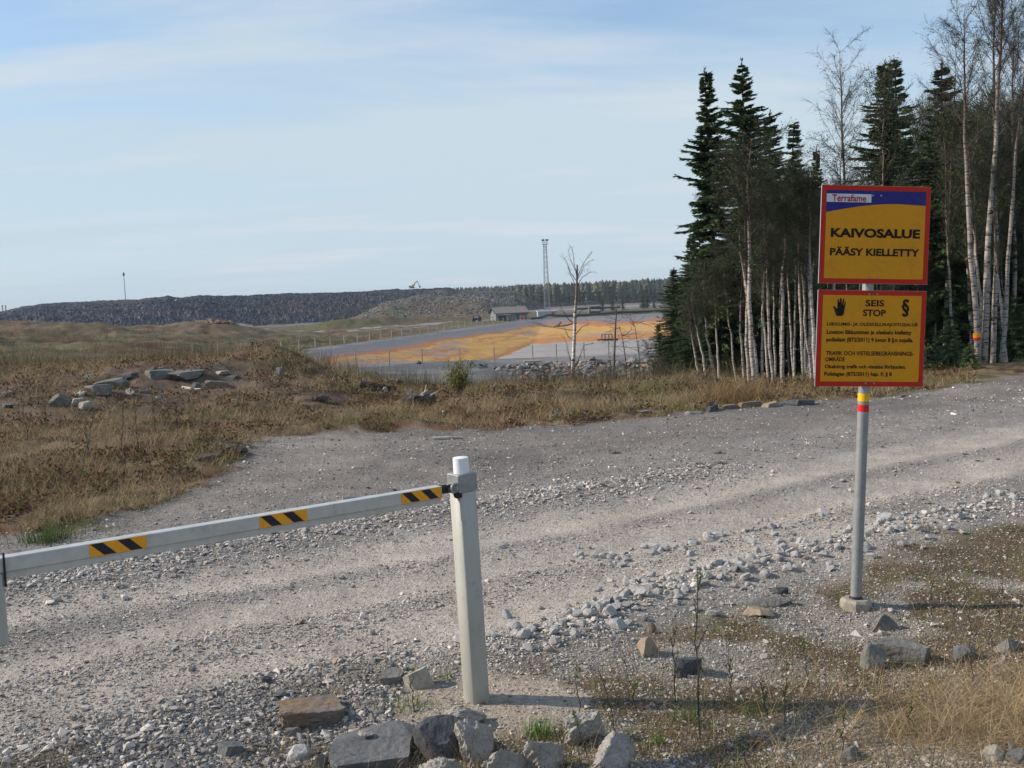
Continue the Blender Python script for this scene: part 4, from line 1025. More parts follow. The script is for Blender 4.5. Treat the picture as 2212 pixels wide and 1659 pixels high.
# thin mast on the left behind the heap
pm = at(267, 590, 620); mz0 = at(270, 650, 620)[2]-14
ms_ = empty("antenna_mast", (pm[0], 620, hz1(pm[0], 620)+0)); tag(ms_, "thin lone mast with a small lamp head behind the dark spoil heap at the left", "mast")
mh = pm[2]-ms_.location.z
mb = MB(); mb.tube([(0, 0, 0), (0, 0, mh)], [.35, .16], 8); mb.build("pole", M_lat, ms_)
mb = MB(); mb.box((0, 0, mh-.8), (.9, .7, 1.6)); mb.box((0, 0, mh+.25), (.3, .3, .6)); mb.build("lamp_head", M_trim, ms_)
for i, (px, l_) in enumerate([(5, "leftmost of the two pinkish stakes on the horizon at the left"), (12, "right-hand one of the two pinkish stakes on the horizon at the left")]):
    p = at(px, 660, 460); e = empty("marker_stake", (p[0], 460, hz1(p[0], 460)-0)); tag(e, l_, "stake")
    hh = p[2]-e.location.z
    mb = MB(); mb.tube([(0, 0, 0), (0, 0, hh)], .22, 6); mb.build("pole", mat_n("stake_pink", (.42, .22, .17), (.5, .27, .2), 1) if i == 0 else bpy.data.materials["stake_pink"], e)
    mb = MB(); mb.tube([(0, 0, hh-.3), (0, 0, hh+.1)], .3, 6); mb.build("tip", M_trim, e)

# excavator on top of the heap
M_exY = mat_n("excavator_yellow", (.62, .36, .05), (.7, .42, .07), 2, .5); M_exK = mat_n("excavator_grey", (.045, .05, .06), (.08, .085, .095), 2, .6)
DX = float(np.interp(895, PXs, crestD))+2; px0 = at(890, 622.5, DX)
ex = empty("excavator", (px0[0]+0, DX, px0[2]-.1), scale=DX/2268*23/9.6); tag(ex, "yellow excavator with raised dark arm working on top of the spoil heap", "excavator")
for y_ in (-1.2, 1.2):
    mb = MB(); mb.box((.3, y_, .5), (4.2, .6, .9), bev=.2); mb.tube([(-1.5, y_-.3, .5), (-1.5, y_+.3, .5)], .5, 12); mb.tube([(2.1, y_-.3, .5), (2.1, y_+.3, .5)], .5, 12); mb.build("track", M_exK, ex)
mb = MB(); mb.box((-.6, 0, 1.55), (4.6, 2.7, 1.1), bev=.15); mb.box((-1.9, 0, 2.2), (1.7, 2.5, .6), bev=.15); mb.build("body", M_exY, ex)
mb = MB(); mb.box((1.0, -.8, 2.5), (1.5, 1.1, 1.5), bev=.1); cabx = mb.build("cab", M_exK, ex)
mb = MB(); mb.box((1.0, -1.37, 2.7), (1.0, .04, .8)); mb.build("window", M_alu, cabx)
def beam(a, b_, w_, t_, mb):
    a = np.array(a, float); b_ = np.array(b_, float); d = b_-a; L = np.linalg.norm(d); an = math.atan2(d[2], d[0])
    rot = np.array([[math.cos(an), 0, -math.sin(an)], [0, 1, 0], [math.sin(an), 0, math.cos(an)]]); mb.box((a+b_)/2, (L, t_, w_), rot=rot)
mb = MB(); beam((1.6, .2, 1.9), (3.0, .2, 5.0), .75, .55, mb); beam((2.85, .2, 4.8), (5.2, .2, 6.3), .6, .5, mb); mb.build("boom", M_exK, ex)
mb = MB(); beam((4.9, .2, 6.6), (6.9, .2, 1.7), .5, .42, mb); mb.build("stick", M_exK, ex)
mb = MB(); mb.add([(6.3, -.6, 1.9), (7.6, -.6, 1.8), (8.0, -.6, .7), (6.9, -.6, .2), (6.3, -.6, .9), (6.3, 1.0, 1.9), (7.6, 1.0, 1.8), (8.0, 1.0, .7), (6.9, 1.0, .2), (6.3, 1.0, .9)],
    Q=[(0, 1, 6, 5), (1, 2, 7, 6), (2, 3, 8, 7), (3, 4, 9, 8), (4, 0, 5, 9), (0, 4, 3, 2), (5, 7, 8, 9)], T=[(0, 2, 1), (5, 6, 7)]); mb.build("bucket", M_exK, ex)

# ------------------------------------------------------------------ fences
def fence(name, pts, hgt, label, rad=.05, wires=(.35, .8, 1.2), lean=.02, base=False):
    g = np.random.RandomState(len(pts)); e = empty(name, (pts[0][0], pts[0][1], pts[0][2])); tag(e, label, "fence")
    o0 = np.array(pts[0]); tops = []
    for p in pts:
        p = np.array(p)-o0; l = g.normal(0, lean, 2); t = p+np.array([l[0]*hgt, l[1]*hgt, hgt]); tops.append((p, t))
        mb = MB(); mb.tube([p-(0, 0, .2), t], rad, 6); mb.build("fence_post", M_fence, e)
    mb = MB()
    for f in wires:
        mb.tube([a+(b_-a)*min(f/hgt, .97) for a, b_ in tops], .006, 3)
    mb.build("fence_wire", M_steel, e)
    return e
nf = []
for px in (560, 623, 694, 769, 841, 912, 993, 1068, 1151, 1202, 1262, 1315, 1380, 1450, 1530):
    D = 81.5+ (px-1068)*.001; X = at(px, 776, D)[0]; nf.append((X, D, hz1(X, D)))
fence("near_fence", nf, 1.36, "thin wire fence with widely spaced posts along the near bank of the pond", .055)
ffp = []
dA = np.array(PB)-np.array(PA); LA = np.linalg.norm(dA); dA /= LA; nL = np.array([-dA[1], dA[0]])
s_ = -14.0
while s_ < LA-10:
    q_ = np.array(PA)+dA*s_+nL*2.2; ffp.append((q_[0], q_[1], hz1(q_[0], q_[1]))); s_ += 5.2+s_*.006
fence("far_fence", ffp, 1.35, "long post fence running away along the far left bank of the pond", .09)
# the corner fence going left
lf = []
for px in (590, 566, 540, 517, 492, 470):
    D = 112; X = at(px, 760, D)[0]; lf.append((X, D, hz1(X, D)))
fence("side_fence", lf, 1.3, "short run of fence posts in the green scrub left of the pond corner", .05)

# pipes along the pond
def pipe(name, pts, rad, label, mat=M_pipe, cat="pipe", n=8):
    o0 = np.array(pts[0]); mb = MB(); mb.tube([np.array(p)-o0 for p in pts], rad, n); o = mb.build(name, mat); o.location = o0; smooth_angle(o, 50)
    tag(o, label, cat); return o
def onpx(px, D, dz): X = at(px, 680, D)[0]; return (X, D, hz1(X, D)+dz)
pb = [onpx(1145, 292, .3), onpx(1165, 296, .35), onpx(1185, 302, 1.0), onpx(1200, 304, .7), onpx(1230, 306, .45), onpx(1270, 309, .45), onpx(1330, 315, .4), onpx(1400, 321, .4), onpx(1480, 328, .4), onpx(1560, 335, .4)]
pipe("pipeline", pb, .34, "thick dark pipeline along the far rim of the pond")
def liner(px, D): X = at(px, 700, D)[0]; return (X, D, hz1(X, D)+.12)
pipe("hose", [liner(1118, 292), liner(1135, 282), liner(1150, 268), liner(1170, 258), liner(1190, 250), liner(1208, 250), liner(1228, 258), liner(1245, 268)], .16, "long black hose sagging down the orange pond slope in a curve")
pipe("hose", [liner(1130, 290), liner(1160, 270), liner(1185, 255), liner(1205, 243), liner(1228, 236), liner(1240, 232)], .09, "thin straight hose running down to the pond water")
pipe("hose", [liner(1198, 252), liner(1205, 258), liner(1209, 268), liner(1210, 276)], .13, "short dark hose stub curving upward from the long hose")
for i, (px, D) in enumerate([(1285, 318)]):
    p = onpx(px, D, 0); e = empty("pump_unit", p); tag(e, "dark pump unit with upright pipe on the far pond rim beside the lone birch", "pump")
    mb = MB(); mb.box((0, 0, .6), (3.4, 1.6, 1.1), bev=.1); mb.build("housing", M_trim, e)
    mb = MB(); mb.tube([(-1.6, 0, 0), (-1.6, 0, 2.2)], .4, 10); mb.build("upright_pipe", M_wall, e)
    mb = MB(); mb.tube([(-1.6, 0, 2.2), (1.8, 0, 2.3)], .35, 10); mb.build("outlet_pipe", M_trim, e)
p0_ = onpx(1245, 345, 1.6); p1_ = onpx(1340, 352, 1.6)
o = pipe("pipe_rack", [p0_, p1_], .3, "raised dark pipe on a rack behind the far pond rim")
# floating platform
pf = at(1312, 735, 196); fl = empty("floating_platform", (pf[0], 196, WATER_Z), (0, 0, R(4))); tag(fl, "small rusty floating platform with upright pipes at the pond edge", "platform")
mb = MB(); mb.box((0, 0, .1), (3.8, 1.6, .34)); mb.build("deck", M_dwood, fl)
for x_ in (-1.0, -.4, .3, .9, 1.35):
    mb = MB(); mb.tube([(x_, 0, .2), (x_, 0, 1.15)], .09, 6); mb.build("upright_pipe", M_dwood, fl)
mb = MB(); mb.tube([(-1.0, 0, 1.1), (.9, 0, 1.1)], .06, 6); mb.build("rail", M_dwood, fl)
# litter on the near bank
for px, py, l_ in ((905, 783, "small black lump lying on the near pond bank"), ): rock(px, py+4, 12, 8, 'dark', l_, .8, 171, sub=2)
pipe("cable_scrap", [onpx(1010, 80, .1), onpx(1014, 80, .45), onpx(1020, 79.8, .15), onpx(1030, 79.5, .25), onpx(1040, 80, .05)], .07, "bent black hose scrap on the near pond bank")
for px, l_ in ((1147, "concrete pad under a fence post on the near bank, right of centre"),):
    p = onpx(px, 80.8, 0); mb = MB(); mb.box((0, 0, .06), (1.4, .6, .2), bev=.03); o = mb.build("concrete_pad", M_conc); o.location = p; tag(o, l_, "pad")

# ------------------------------------------------------------------ trees
def segs_mesh(P0_, P1_, R0_, R1_, n=3):
    """independent thin prisms"""
    P0_ = np.asarray(P0_, float); P1_ = np.asarray(P1_, float); R0_ = np.asarray(R0_); R1_ = np.asarray(R1_)
    d = P1_-P0_; L = np.linalg.norm(d, axis=1, keepdims=True)+1e-9; d = d/L
    a = np.where(np.abs(d[:, 2:3]) < .9, np.array([[0, 0, 1.0]]), np.array([[1.0, 0, 0]]))
    x = np.cross(a, d); x /= np.linalg.norm(x, axis=1, keepdims=True)+1e-9; y = np.cross(d, x)
    V = []
    for k in range(n):
        c_, s_ = math.cos(2*math.pi*k/n), math.sin(2*math.pi*k/n)
        V.append(P0_+(x*c_+y*s_)*R0_[:, None])
    for k in range(n):
        c_, s_ = math.cos(2*math.pi*k/n), math.sin(2*math.pi*k/n)
        V.append(P1_+(x*c_+y*s_)*R1_[:, None])
    V = np.stack(V, 1); m = len(P0_); off = (np.arange(m)*2*n)[:, None, None]
    Q = np.array([[k, (k+1) % n, n+(k+1) % n, n+k] for k in range(n)])[None]+off
    return V.reshape(-1, 3), Q.reshape(-1, 4)
def leaves_mesh(P, D_, L, W, g):
    """kite shaped leaf/needle sprays"""
    D_ = D_/(np.linalg.norm(D_, axis=1, keepdims=True)+1e-9)
    a = g.normal(size=P.shape); x = np.cross(D_, a); x /= np.linalg.norm(x, axis=1, keepdims=True)+1e-9
    L = L[:, None]; W = W[:, None]
    V = np.stack([P, P+D_*L*.45+x*W, P+D_*L, P+D_*L*.45-x*W], 1)
    Q = np.arange(len(P))[:, None]*4+np.array([0, 1, 2, 3])
    return V.reshape(-1, 3), Q

# birch bark: pale with dark horizontal marks, rough dark foot
bk, t_b, p_b = mat_base("birch_bark")
tcb = N(t_b, 'ShaderNodeTexCoord'); mpb = N(t_b, 'ShaderNodeMapping'); mpb.inputs['Scale'].default_value = (5, 5, 22)
t_b.links.new(tcb.outputs['Object'], mpb.inputs[0]); nb = N(t_b, 'ShaderNodeTexNoise'); nb.inputs['Scale'].default_value = 1.0; nb.inputs['Detail'].default_value = 4
t_b.links.new(mpb.outputs[0], nb.inputs['Vector']); crb = N(t_b, 'ShaderNodeValToRGB')
crb.color_ramp.elements[0].position = .36; crb.color_ramp.elements[0].color = (.045, .038, .034, 1)
crb.color_ramp.elements[1].position = .46; crb.color_ramp.elements[1].color = (.36, .32, .28, 1)
e_ = crb.color_ramp.elements.new(.7); e_.color = (.50, .46, .42, 1)
t_b.links.new(nb.outputs[0], crb.inputs[0])
ab = N(t_b, 'ShaderNodeAttribute', attribute_name='col'); mxb = N(t_b, 'ShaderNodeMix', data_type='RGBA', blend_type='MULTIPLY'); mxb.inputs[0].default_value = 1
t_b.links.new(crb.outputs[0], mxb.inputs[6]); t_b.links.new(ab.outputs['Color'], mxb.inputs[7]); t_b.links.new(mxb.outputs[2], p_b.inputs['Base Color']); p_b.inputs['Roughness'].default_value = .8
M_twig = mat_n("birch_twigs", (.036, .030, .026), (.080, .066, .056), 3, .9)
M_bud = mat_n("birch_buds", (.055, .085, .025), (.09, .125, .04), 3, .85)
M_sptrunk = mat_n("spruce_bark", (.06, .05, .042), (.12, .10, .085), 12, .95, bump=.01)
M_needle = mat_attr("spruce_needles", .75, 0, transl=.12, spec=.15)
M_dead = mat_n("dead_grey_bark", (.10, .09, .085), (.20, .185, .17), 10, .95)

def birch_data(seed, H, crown0, r0, buds=0, dens=1.0, spread=1.0):
    g = np.random.RandomState(seed); n = 16; wk = .55 if H > 10 else .9
    tt = np.linspace(0, 1, n); wob = np.cumsum(np.cumsum(g.normal(0, .0016*H, (n, 2)), 0), 0)*.5+np.cumsum(g.normal(0, .0035*H, (n, 2)), 0); wob = wob*wk; wob -= wob[0]
    tr = np.column_stack([wob, tt*H]); rad = r0*(1-tt)**.8*.93+.006
    tr[0, 2] = -.3
    mb = MB(); mb.tube(tr, rad, 8); V = np.concatenate(mb.v)
    f = V[:, 2]/H; nz_ = g.uniform(.8, 1.1)
    colr = np.where((f > .62)[:, None], np.array([.55, .40, .33]), np.array([1, .97, .93])); mixf = ss(.45, .78, f)
    colr = np.array([1, .97, .93])*(1-mixf)[:, None]+np.array([.38, .27, .23])*mixf[:, None]
    colr = colr*nz_
    trunk = mesh_np("trunk", V, [np.concatenate(mb.q), np.concatenate(mb.t)], bk, col=colr, smooth=True, link=False).data
    A, B, ra, rb = [], [], [], []; BP, BD = [], []
    def tpos(f): i = min(int(f*(n-1)), n-2); u = f*(n-1)-i; return tr[i]*(1-u)+tr[i+1]*u
    nb_ = int(34*dens*(1-crown0)/.55*H/8)
    for b in range(nb_):
        f = crown0+(1-crown0)*g.uniform(0, 1)**.85*.98; base = tpos(f); az = g.uniform(0, 2*math.pi)
        L = (.16+.24*(1-f)**.7)*H*.62*g.uniform(.6, 1.15)*spread*min(1, .35+(f-crown0)*4); el = g.uniform(.7, 1.15)
        p = base.copy(); d = np.array([math.cos(az)*math.cos(el), math.sin(az)*math.cos(el), math.sin(el)]); ns = 6; r = max(.004, r0*.22*(1-f)+.004)
        for k in range(ns):
            q_ = p+d*L/ns; A.append(p); B.append(q_); ra.append(r*(1-k/ns)+.0022); rb.append(r*(1-(k+1)/ns)+.0020)
            for m_ in range(3 if k else 1):
                d2 = d+g.normal(0, .55, 3); d2 /= np.linalg.norm(d2); l2 = L*.30*g.uniform(.4, 1.1); p2 = p+(q_-p)*g.uniform(); 
                for kk in range(3):
                    q2 = p2+d2*l2/3; A.append(p2); B.append(q2); ra.append(.0042-.0008*kk); rb.append(.0034-.0008*kk)
                    for mm_ in range(2):
                        d3 = d2+g.normal(0, .6, 3); d3 /= np.linalg.norm(d3); l3 = g.uniform(.08, .24)*(.7+.04*H); q3 = p2+d3*l3
                        A.append(p2); B.append(q3); ra.append(.0021); rb.append(.0011)
                        if buds and g.uniform() < buds: BP.append(q3-d3*l3*g.uniform(0, .5)); BD.append(d3+g.normal(0, .5, 3))
                    d2 = d2+g.normal(0, .18, 3)+np.array([0, 0, -.05]); d2 /= np.linalg.norm(d2); p2 = q2
            d = d+g.normal(0, .10, 3)+np.array([0, 0, .04]); d /= np.linalg.norm(d); p = q_
    V, Q = segs_mesh(A, B, ra, rb, 3)
    crown = mesh_np("crown", V, Q, M_twig, link=False).data
    bud = None
    if BP:
        BP = np.array(BP); V, Q = leaves_mesh(BP, np.array(BD), g.uniform(.025, .055, len(BP)), g.uniform(.010, .019, len(BP)), g)
        bud = mesh_np("young_leaves", V, Q, M_bud, link=False).data
    return trunk, crown, bud
def spruce_data(seed, H, rmax, base=.06, gap=0.0, dens=1.0, droop=.35, thin=1.0, bright=1.0):
    g = np.random.RandomState(seed)
    tt = np.linspace(0, 1, 10); tr = np.column_stack([np.cumsum(g.normal(0, .004*H, 10)), np.cumsum(g.normal(0, .004*H, 10)), tt*H]); tr[0] = (0, 0, -.3)
    mb = MB(); mb.tube(tr, .0105*H*(1-tt)**.9+.008, 7)
    trunk = mesh_np("trunk", np.concatenate(mb.v), [np.concatenate(mb.q), np.concatenate(mb.t)], M_sptrunk, smooth=True, link=False).data
    P, D_, L, W = [], [], [], []; A, B, ra, rb = [], [], [], []
    z = base*H; side = g.uniform(0, 6.28)
    while z < H*.985:
        f = (z-base*H)/(H*(1-base)); rl = rmax*((1-f)**.60)*(0.7+.3*min(1, f*5+.45))*min(1, .22+(1-f)*3.2)+.03
        whorl = g.uniform(.75, 1.3)
        nbr = int((6 if f > .8 else 9)*dens+g.uniform(0, 3))
        for b in range(nbr):
            az = g.uniform(0, 2*math.pi); l = rl*whorl*g.uniform(.45, 1.15)
            if gap and math.cos(az-side)*.5+.5 > 1-gap*g.uniform(.2, 1): l *= .35
            el = .25*(f-.35)*1.6+.05 if f > .6 else -droop*(1-f)*.6+.05
            p = np.array([np.interp(z, tr[:, 2], tr[:, 0]), np.interp(z, tr[:, 2], tr[:, 1]), z+g.normal(0, .09)])
            d = np.array([math.cos(az)*math.cos(el), math.sin(az)*math.cos(el), math.sin(el)]); ns = max(3, int(l/.16))
            for k in range(ns):
                q_ = p+d*l/ns; A.append(p); B.append(q_); ra.append(.010*(1-k/ns)+.003); rb.append(.010*(1-(k+1)/ns)+.003)
                fr = k/ns; sidew = np.cross(d, [0, 0, 1.0]); sidew /= np.linalg.norm(sidew)+1e-9
                m_ = int((40 if fr > .12 else 22)*dens*thin)
                for _ in range(m_):
                    s2 = g.choice([-1, 1]); dd = d*g.uniform(.5, 1.1)+sidew*s2*g.uniform(.2, 1.0)+np.array([0, 0, -g.uniform(.1, 1.1)*(1.0-f*.6)])
                    P.append(p+(q_-p)*g.uniform()); D_.append(dd); L.append(g.uniform(.09, .24)*(1-.3*fr)*(.7+.4*(1-f))); W.append(g.uniform(.012, .026))
                d = d+np.array([0, 0, .10 if fr > .5 else -.03])+g.normal(0, .04, 3); d /= np.linalg.norm(d); p = q_
            P.append(p); D_.append(d); L.append(.14); W.append(.016)
        z += g.uniform(.09, .16)*(1 if f < .8 else 1.15)
    for _ in range(14): P.append(np.array([tr[-1, 0], tr[-1, 1], H*g.uniform(.96, 1.0)])); D_.append(np.array([g.normal(0, .3), g.normal(0, .3), 1])); L.append(.14); W.append(.02)
    P = np.array(P); D_ = np.array(D_); V, Q = leaves_mesh(P, D_, np.array(L), np.array(W), g)
    cl_ = np.where((g.uniform(size=len(P)) < .3)[:, None], np.array([.13, .165, .06]), np.array([.055, .092, .040]))*g.uniform(.6, 1.35, (len(P), 1))*bright
    V2, Q2 = segs_mesh(A, B, ra, rb, 3)
    crown = mesh_np("crown", np.vstack([V, V2]), np.vstack([Q, Q2+len(V)]), M_needle, col=np.vstack([np.repeat(cl_, 4, 0), np.tile([.05, .04, .035], (len(V2), 1))]), link=False).data
    return trunk, crown, None
def put(kind, data, loc, s, rz, lean, label, cat="tree", group=None):
    e = empty(kind, loc, (lean[1], lean[0], rz), 1.0); e.scale = s if not np.isscalar(s) else (s, s, s)
    # lean in world axes: apply before the spin
    e.rotation_euler = (Matrix.Rotation(lean[0], 3, 'Y') @ Matrix.Rotation(lean[1], 3, 'X') @ Matrix.Rotation(rz, 3, 'Z')).to_euler()
    tag(e, label, cat, group)
    for nm, me in zip(("trunk", "crown", "young_leaves"), data):
        if me is None: continue
        o = bpy.data.objects.new(nm, me); C.objects.link(o); o.parent = e
    return e
HB = 8.0
BIRCH = [birch_data(200+i, HB, [.45, .5, .4, .55, .35, .48][i], [.050, .045, .055, .040, .05, .06][i], buds=[1, .8, 1, .6, 1, .9][i], dens=1.0) for i in range(6)]
BIRCHT = [birch_data(230+i, 11.0, .5, .085, buds=.15, dens=.8, spread=1.0) for i in range(3)]
SPR = [spruce_data(300, 9, 1.3, .08, .3), spruce_data(301, 9, 1.4, .22, .1), spruce_data(302, 9, 1.45, .06, .2), spruce_data(303, 9, .95, .15, .3, thin=.8), spruce_data(304, 3.0, 1.1, .03, 0, .9, bright=1.7)]
def tree_at(px, D): X = at(px, 700, D)[0]; return X, D, hz1(X, D)
def spruce_top(px, py, D, var, label, wide=1.0, rz=0, lean=(R(-1), 0), group=None):
    # base shifted so that the top lands on the column
    X = at(px, py, D)[0]; zt = at(px, py, D)[2]; z0 = hz1(X, D); Ht = (zt-z0); s = Ht/9.0
    put("spruce_tree", SPR[var], (X+math.tan(-lean[0])*Ht, D, z0-.05), (s*wide, s*wide, s), rz, lean, label, "spruce", group)
spruce_top(1542, 141, 29.5, 0, "tall ragged dark spruce at the left end of the stand", 1.22, .4)
spruce_top(1601, 124, 28.5, 1, "tallest spruce of the stand, dense top, right of the leftmost spruce", 1.05, 1.0)
spruce_top(1655, 238, 30.5, 2, "shorter bushy spruce with a broad right side behind the birch clump", 1.15, 2.2)
spruce_top(1715, 262, 36, 3, "thin-topped spruce standing alone between the spruce group and the signs", 1.35, 3.0)
spruce_top(1752, 318, 37, 0, "low dark spruce right of the thin-topped spruce", .9, 4.0)
spruce_top(1888, 131, 33, 0, "broad spruce above the left half of the upper sign", 1.3, 3.6)
spruce_top(1934, 128, 35, 3, "narrow dark spruce above the right half of the upper sign", 1.35, 1.2)
spruce_top(2038, 126, 26.5, 2, "wide dense spruce right of the signs, behind leaning birches", 1.35, 2.8)
spruce_top(2072, 215, 29, 3, "thin open-branched spruce beside the wide spruce right of the signs", 1.2, 0.3)
spruce_top(2130, 262, 36, 1, "spruce far back between the tall birches at the right", 1.4, 5.1)
spruce_top(2192, 300, 34, 2, "dark spruce at the right picture edge", 1.4, .9)
spruce_top(2260, 230, 38, 1, "spruce just past the right picture edge", 1.0, 1.9)
# low spruce clump at left foot of the stand and young spruces at the right
for px, py, D, w_, v_, l_ in ((1462, 575, 31, 1.7, 0, "bushy low spruce leaning out at the left edge of the stand"), (1425, 695, 34, 1.6, 2, "low spruce at the outermost left foot of the stand beside the pond"),
        (1490, 640, 28, 1.5, 2, "low dark spruce at the left foot of the stand"), (1506, 470, 30.5, 1.35, 2, "bushy mid-height spruce filling the left side of the leftmost tall spruce"), (1560, 560, 38, 1.3, 1, "shaded spruce behind the first birch trunks"), (1690, 480, 42, 1.2, 1, "shaded spruce deep behind the birches left of the signs"),
        (1800, 420, 44, 1.2, 2, "shaded spruce deep behind the signs"), (1985, 400, 44, 1.2, 1, "shaded spruce deep behind the right edge of the signs")):
    spruce_top(px, py, D, v_, l_, w_, px*.1)
for i, (px, py, D, w_, l_) in enumerate([(2050, 690, 22.5, 1.4, "leafy green young spruce low at the road edge right of the lower sign"), (2095, 745, 21.5, 1.5, "young spruce touching the big birch with the orange marker"), (1990, 745, 22, 1.4, "young spruce just right of the lower sign"),
        (2140, 740, 25, 1.3, "young spruce behind the pair of right-hand birches"), (2195, 640, 25, 1.3, "young spruce at the right picture edge"), (1935, 790, 22.5, 1.6, "low young spruce under the lower sign"), (1830, 790, 30, 1.6, "low young spruce behind the sign pole")]):
    X = at(px, py, D)[0]; zt = at(px, py, D)[2]; z0 = hz1(X, D); s = max(.2, (zt-z0)/3.0)
    put("young_spruce", SPR[4], (X, D, z0-.03), (s*w_*.8, s*w_*.8, s), i*1.3, (0, 0), l_, "spruce")
# birches that can be told apart: (base px, apparent base py, top px, top py, D, radius, variant, label)
def birch_at(bpx, tpx, tpy, D, r, var, label, bpy=None, group=None, g=None, tall=False):
    data = BIRCHT[var % 3] if tall else BIRCH[var % 6]; H0 = 11.0 if tall else HB; rb0 = .085 if tall else [.050, .045, .055, .040, .05, .06][var % 6]
    top = at(tpx, tpy, D); bx = at(bpx, bpy or 850, D)[0]; z0 = hz1(bx, D)
    Hh = top[2]-z0; s = Hh/H0; sx = r/rb0 if r else s
    lean = math.atan2(top[0]-bx, Hh)
    sx2 = .5*(sx+s) if r else s
    return put("birch_tree", data, (bx, D, z0-.05), (max(sx2, .4*s), max(sx2, .4*s), s), var*1.7+bpx*.01, (lean, 0), label, "birch", group)
birch_at(1630, 1604, 300, 22.5, .075, 0, "thick white birch trunk of the birch clump left of the signs", 858)
birch_at(1618, 1596, 340, 23, .05, 1, "tan-barked birch just left of the thick white one", 850)
birch_at(1638, 1612, 330, 22.8, .045, 3, "slim birch stem fused against the right side of the thick white one", 858)
birch_at(1645, 1664, 420, 23, .035, 4, "forked slim birch leaning right out of the birch clump", 858)
birch_at(1515, 1492, 640, 25, .05, 2, "birch at the left side of the stand, second trunk from the pond", 830)
birch_at(1528, 1512, 620, 24, .045, 3, "birch with dark banded trunk third from the pond side", 848)
birch_at(1547, 1533, 560, 25, .05, 4, "straight birch in front of the leftmost spruce", 835)
birch_at(1554, 1540, 570, 25.5, .04, 5, "thin birch crossing close beside the straight one before the leftmost spruce", 830)
birch_at(1592, 1556, 540, 26, .04, 1, "crooked birch bending left before the tallest spruce", 832)
birch_at(1671, 1640, 380, 23.5, .05, 2, "brown-tinged birch right of the forked birch", 858)
birch_at(1692, 1678, 340, 23, .055, 0, "straight speckled birch midway between the birch clump and the signs", 862)
birch_at(1752, 1716, 360, 23, .05, 4, "birch leaning left whose foot stands by the black rock", 860)
birch_at(1764, 1742, 380, 22.5, .065, 5, "thick pale birch partly hidden by the left edge of the lower sign", 862)
birch_at(1796, 1790, 330, 23, .06, 3, "white birch whose foot shows just below the lower sign, left of the pole", 862)
birch_at(1840, 1832, 105, 29, .07, 1, "fine-twigged bare birch rising over the left half of the signs", 850, tall=True)
birch_at(1895, 1908, 160, 27, .05, 2, "slim birch rising before the broad spruce above the sign", 850)
MARK = birch_at(2110, 2082, 30, 23.5, .085, 0, "big white birch carrying an orange marker band", 800, tall=True)
birch_at(2126, 2140, -160, 23.5, .08, 1, "tall birch right of the one with the marker band", 800, tall=True)
birch_at(2144, 2160, -90, 24.5, .06, 2, "slim tall birch third from the marker birch", 810, tall=True)
birch_at(2161, 2215, 60, 23.5, .055, 0, "birch leaning right at the right edge of the stand", 810, tall=True)
birch_at(2040, 2030, 130, 26, .065, 1, "speckled birch between the signs and the marker birch", 780, tall=True)
birch_at(2185, 2195, 20, 26, .06, 2, "outermost right birch in the picture", 810, tall=True)
birch_at(2060, 2050, 250, 25, .035, 2, "thin bare birch near the young spruce at right", 790)
birch_at(1396, 1398, 730, 30, .03, 3, "short pale birch stem standing before the riprap bank", 835)
# the marker band belongs to no tree part: a band tied round the trunk
bpy.context.view_layer.update()
tk = [c_ for c_ in MARK.children if c_.name.startswith("trunk")][0]; zc_ = at(2103, 724, 23.5)[2]
vw = np.array([(tk.matrix_world @ v.co)[:] for v in tk.data.vertices]); n8 = len(vw)//8
ctr = np.array([vw[i*8:i*8+8].mean(0) for i in range(16)]); rd = np.array([np.linalg.norm(vw[i*8:i*8+8]-ctr[i], axis=1).mean() for i in range(16)])
bx_, by_, br_ = np.interp(zc_, ctr[:, 2], ctr[:, 0]), np.interp(zc_, ctr[:, 2], ctr[:, 1]), np.interp(zc_, ctr[:, 2], rd)+.012
mb = MB(); mb.tube([(0, 0, -.05), (0, 0, .05)], [br_, br_], 16); o1 = mb.build("marker_band", M_tapeY); o1.location = (bx_, by_, zc_); tag(o1, "orange and red marker band tied round a big birch trunk", "marker")
mb = MB(); mb.tube([(0, 0, -.11), (0, 0, -.05)], [br_, br_], 16); mb.build("red_lower_band", M_bandR, o1)
# the dense stand behind: nothing tells these apart
g = np.random.RandomState(77)
cnt = 0
for i in range(400):
    if cnt >= 190: break
    bx = g.uniform(1478, 2420) if i % 5 else g.uniform(1610, 2300); D = g.uniform(25, 46) if i % 4 else g.uniform(23.5, 29)
    if bx < 1600 and D < 36: continue
    f = ss(1480, 1700, np.array([bx]))[0]
    ty = g.uniform(560, 680)*(1-f)+g.uniform(380, 560)*f
    if bx > 2020: ty = g.uniform(190, 420)
    v_ = g.randint(6)
    birch_at(bx, bx-g.uniform(-12, 40), ty, D, g.uniform(.025, .05), v_, "slender bare birch lost in the dense stand behind the front trunks and signs", 850, "bare birches of the dense stand")
    cnt += 1
for i in range(46):
    px = 1490+i*19+g.uniform(-10, 10); D = g.uniform(44, 62); 
    spruce_top(px, g.uniform(420, 560)-(60 if px > 1980 else 0)+max(0, 1600-px)*.8, D, i % 4, "dark shaded spruce at the back of the stand", 1.6, i*1.1, group="spruces at the back of the stand")

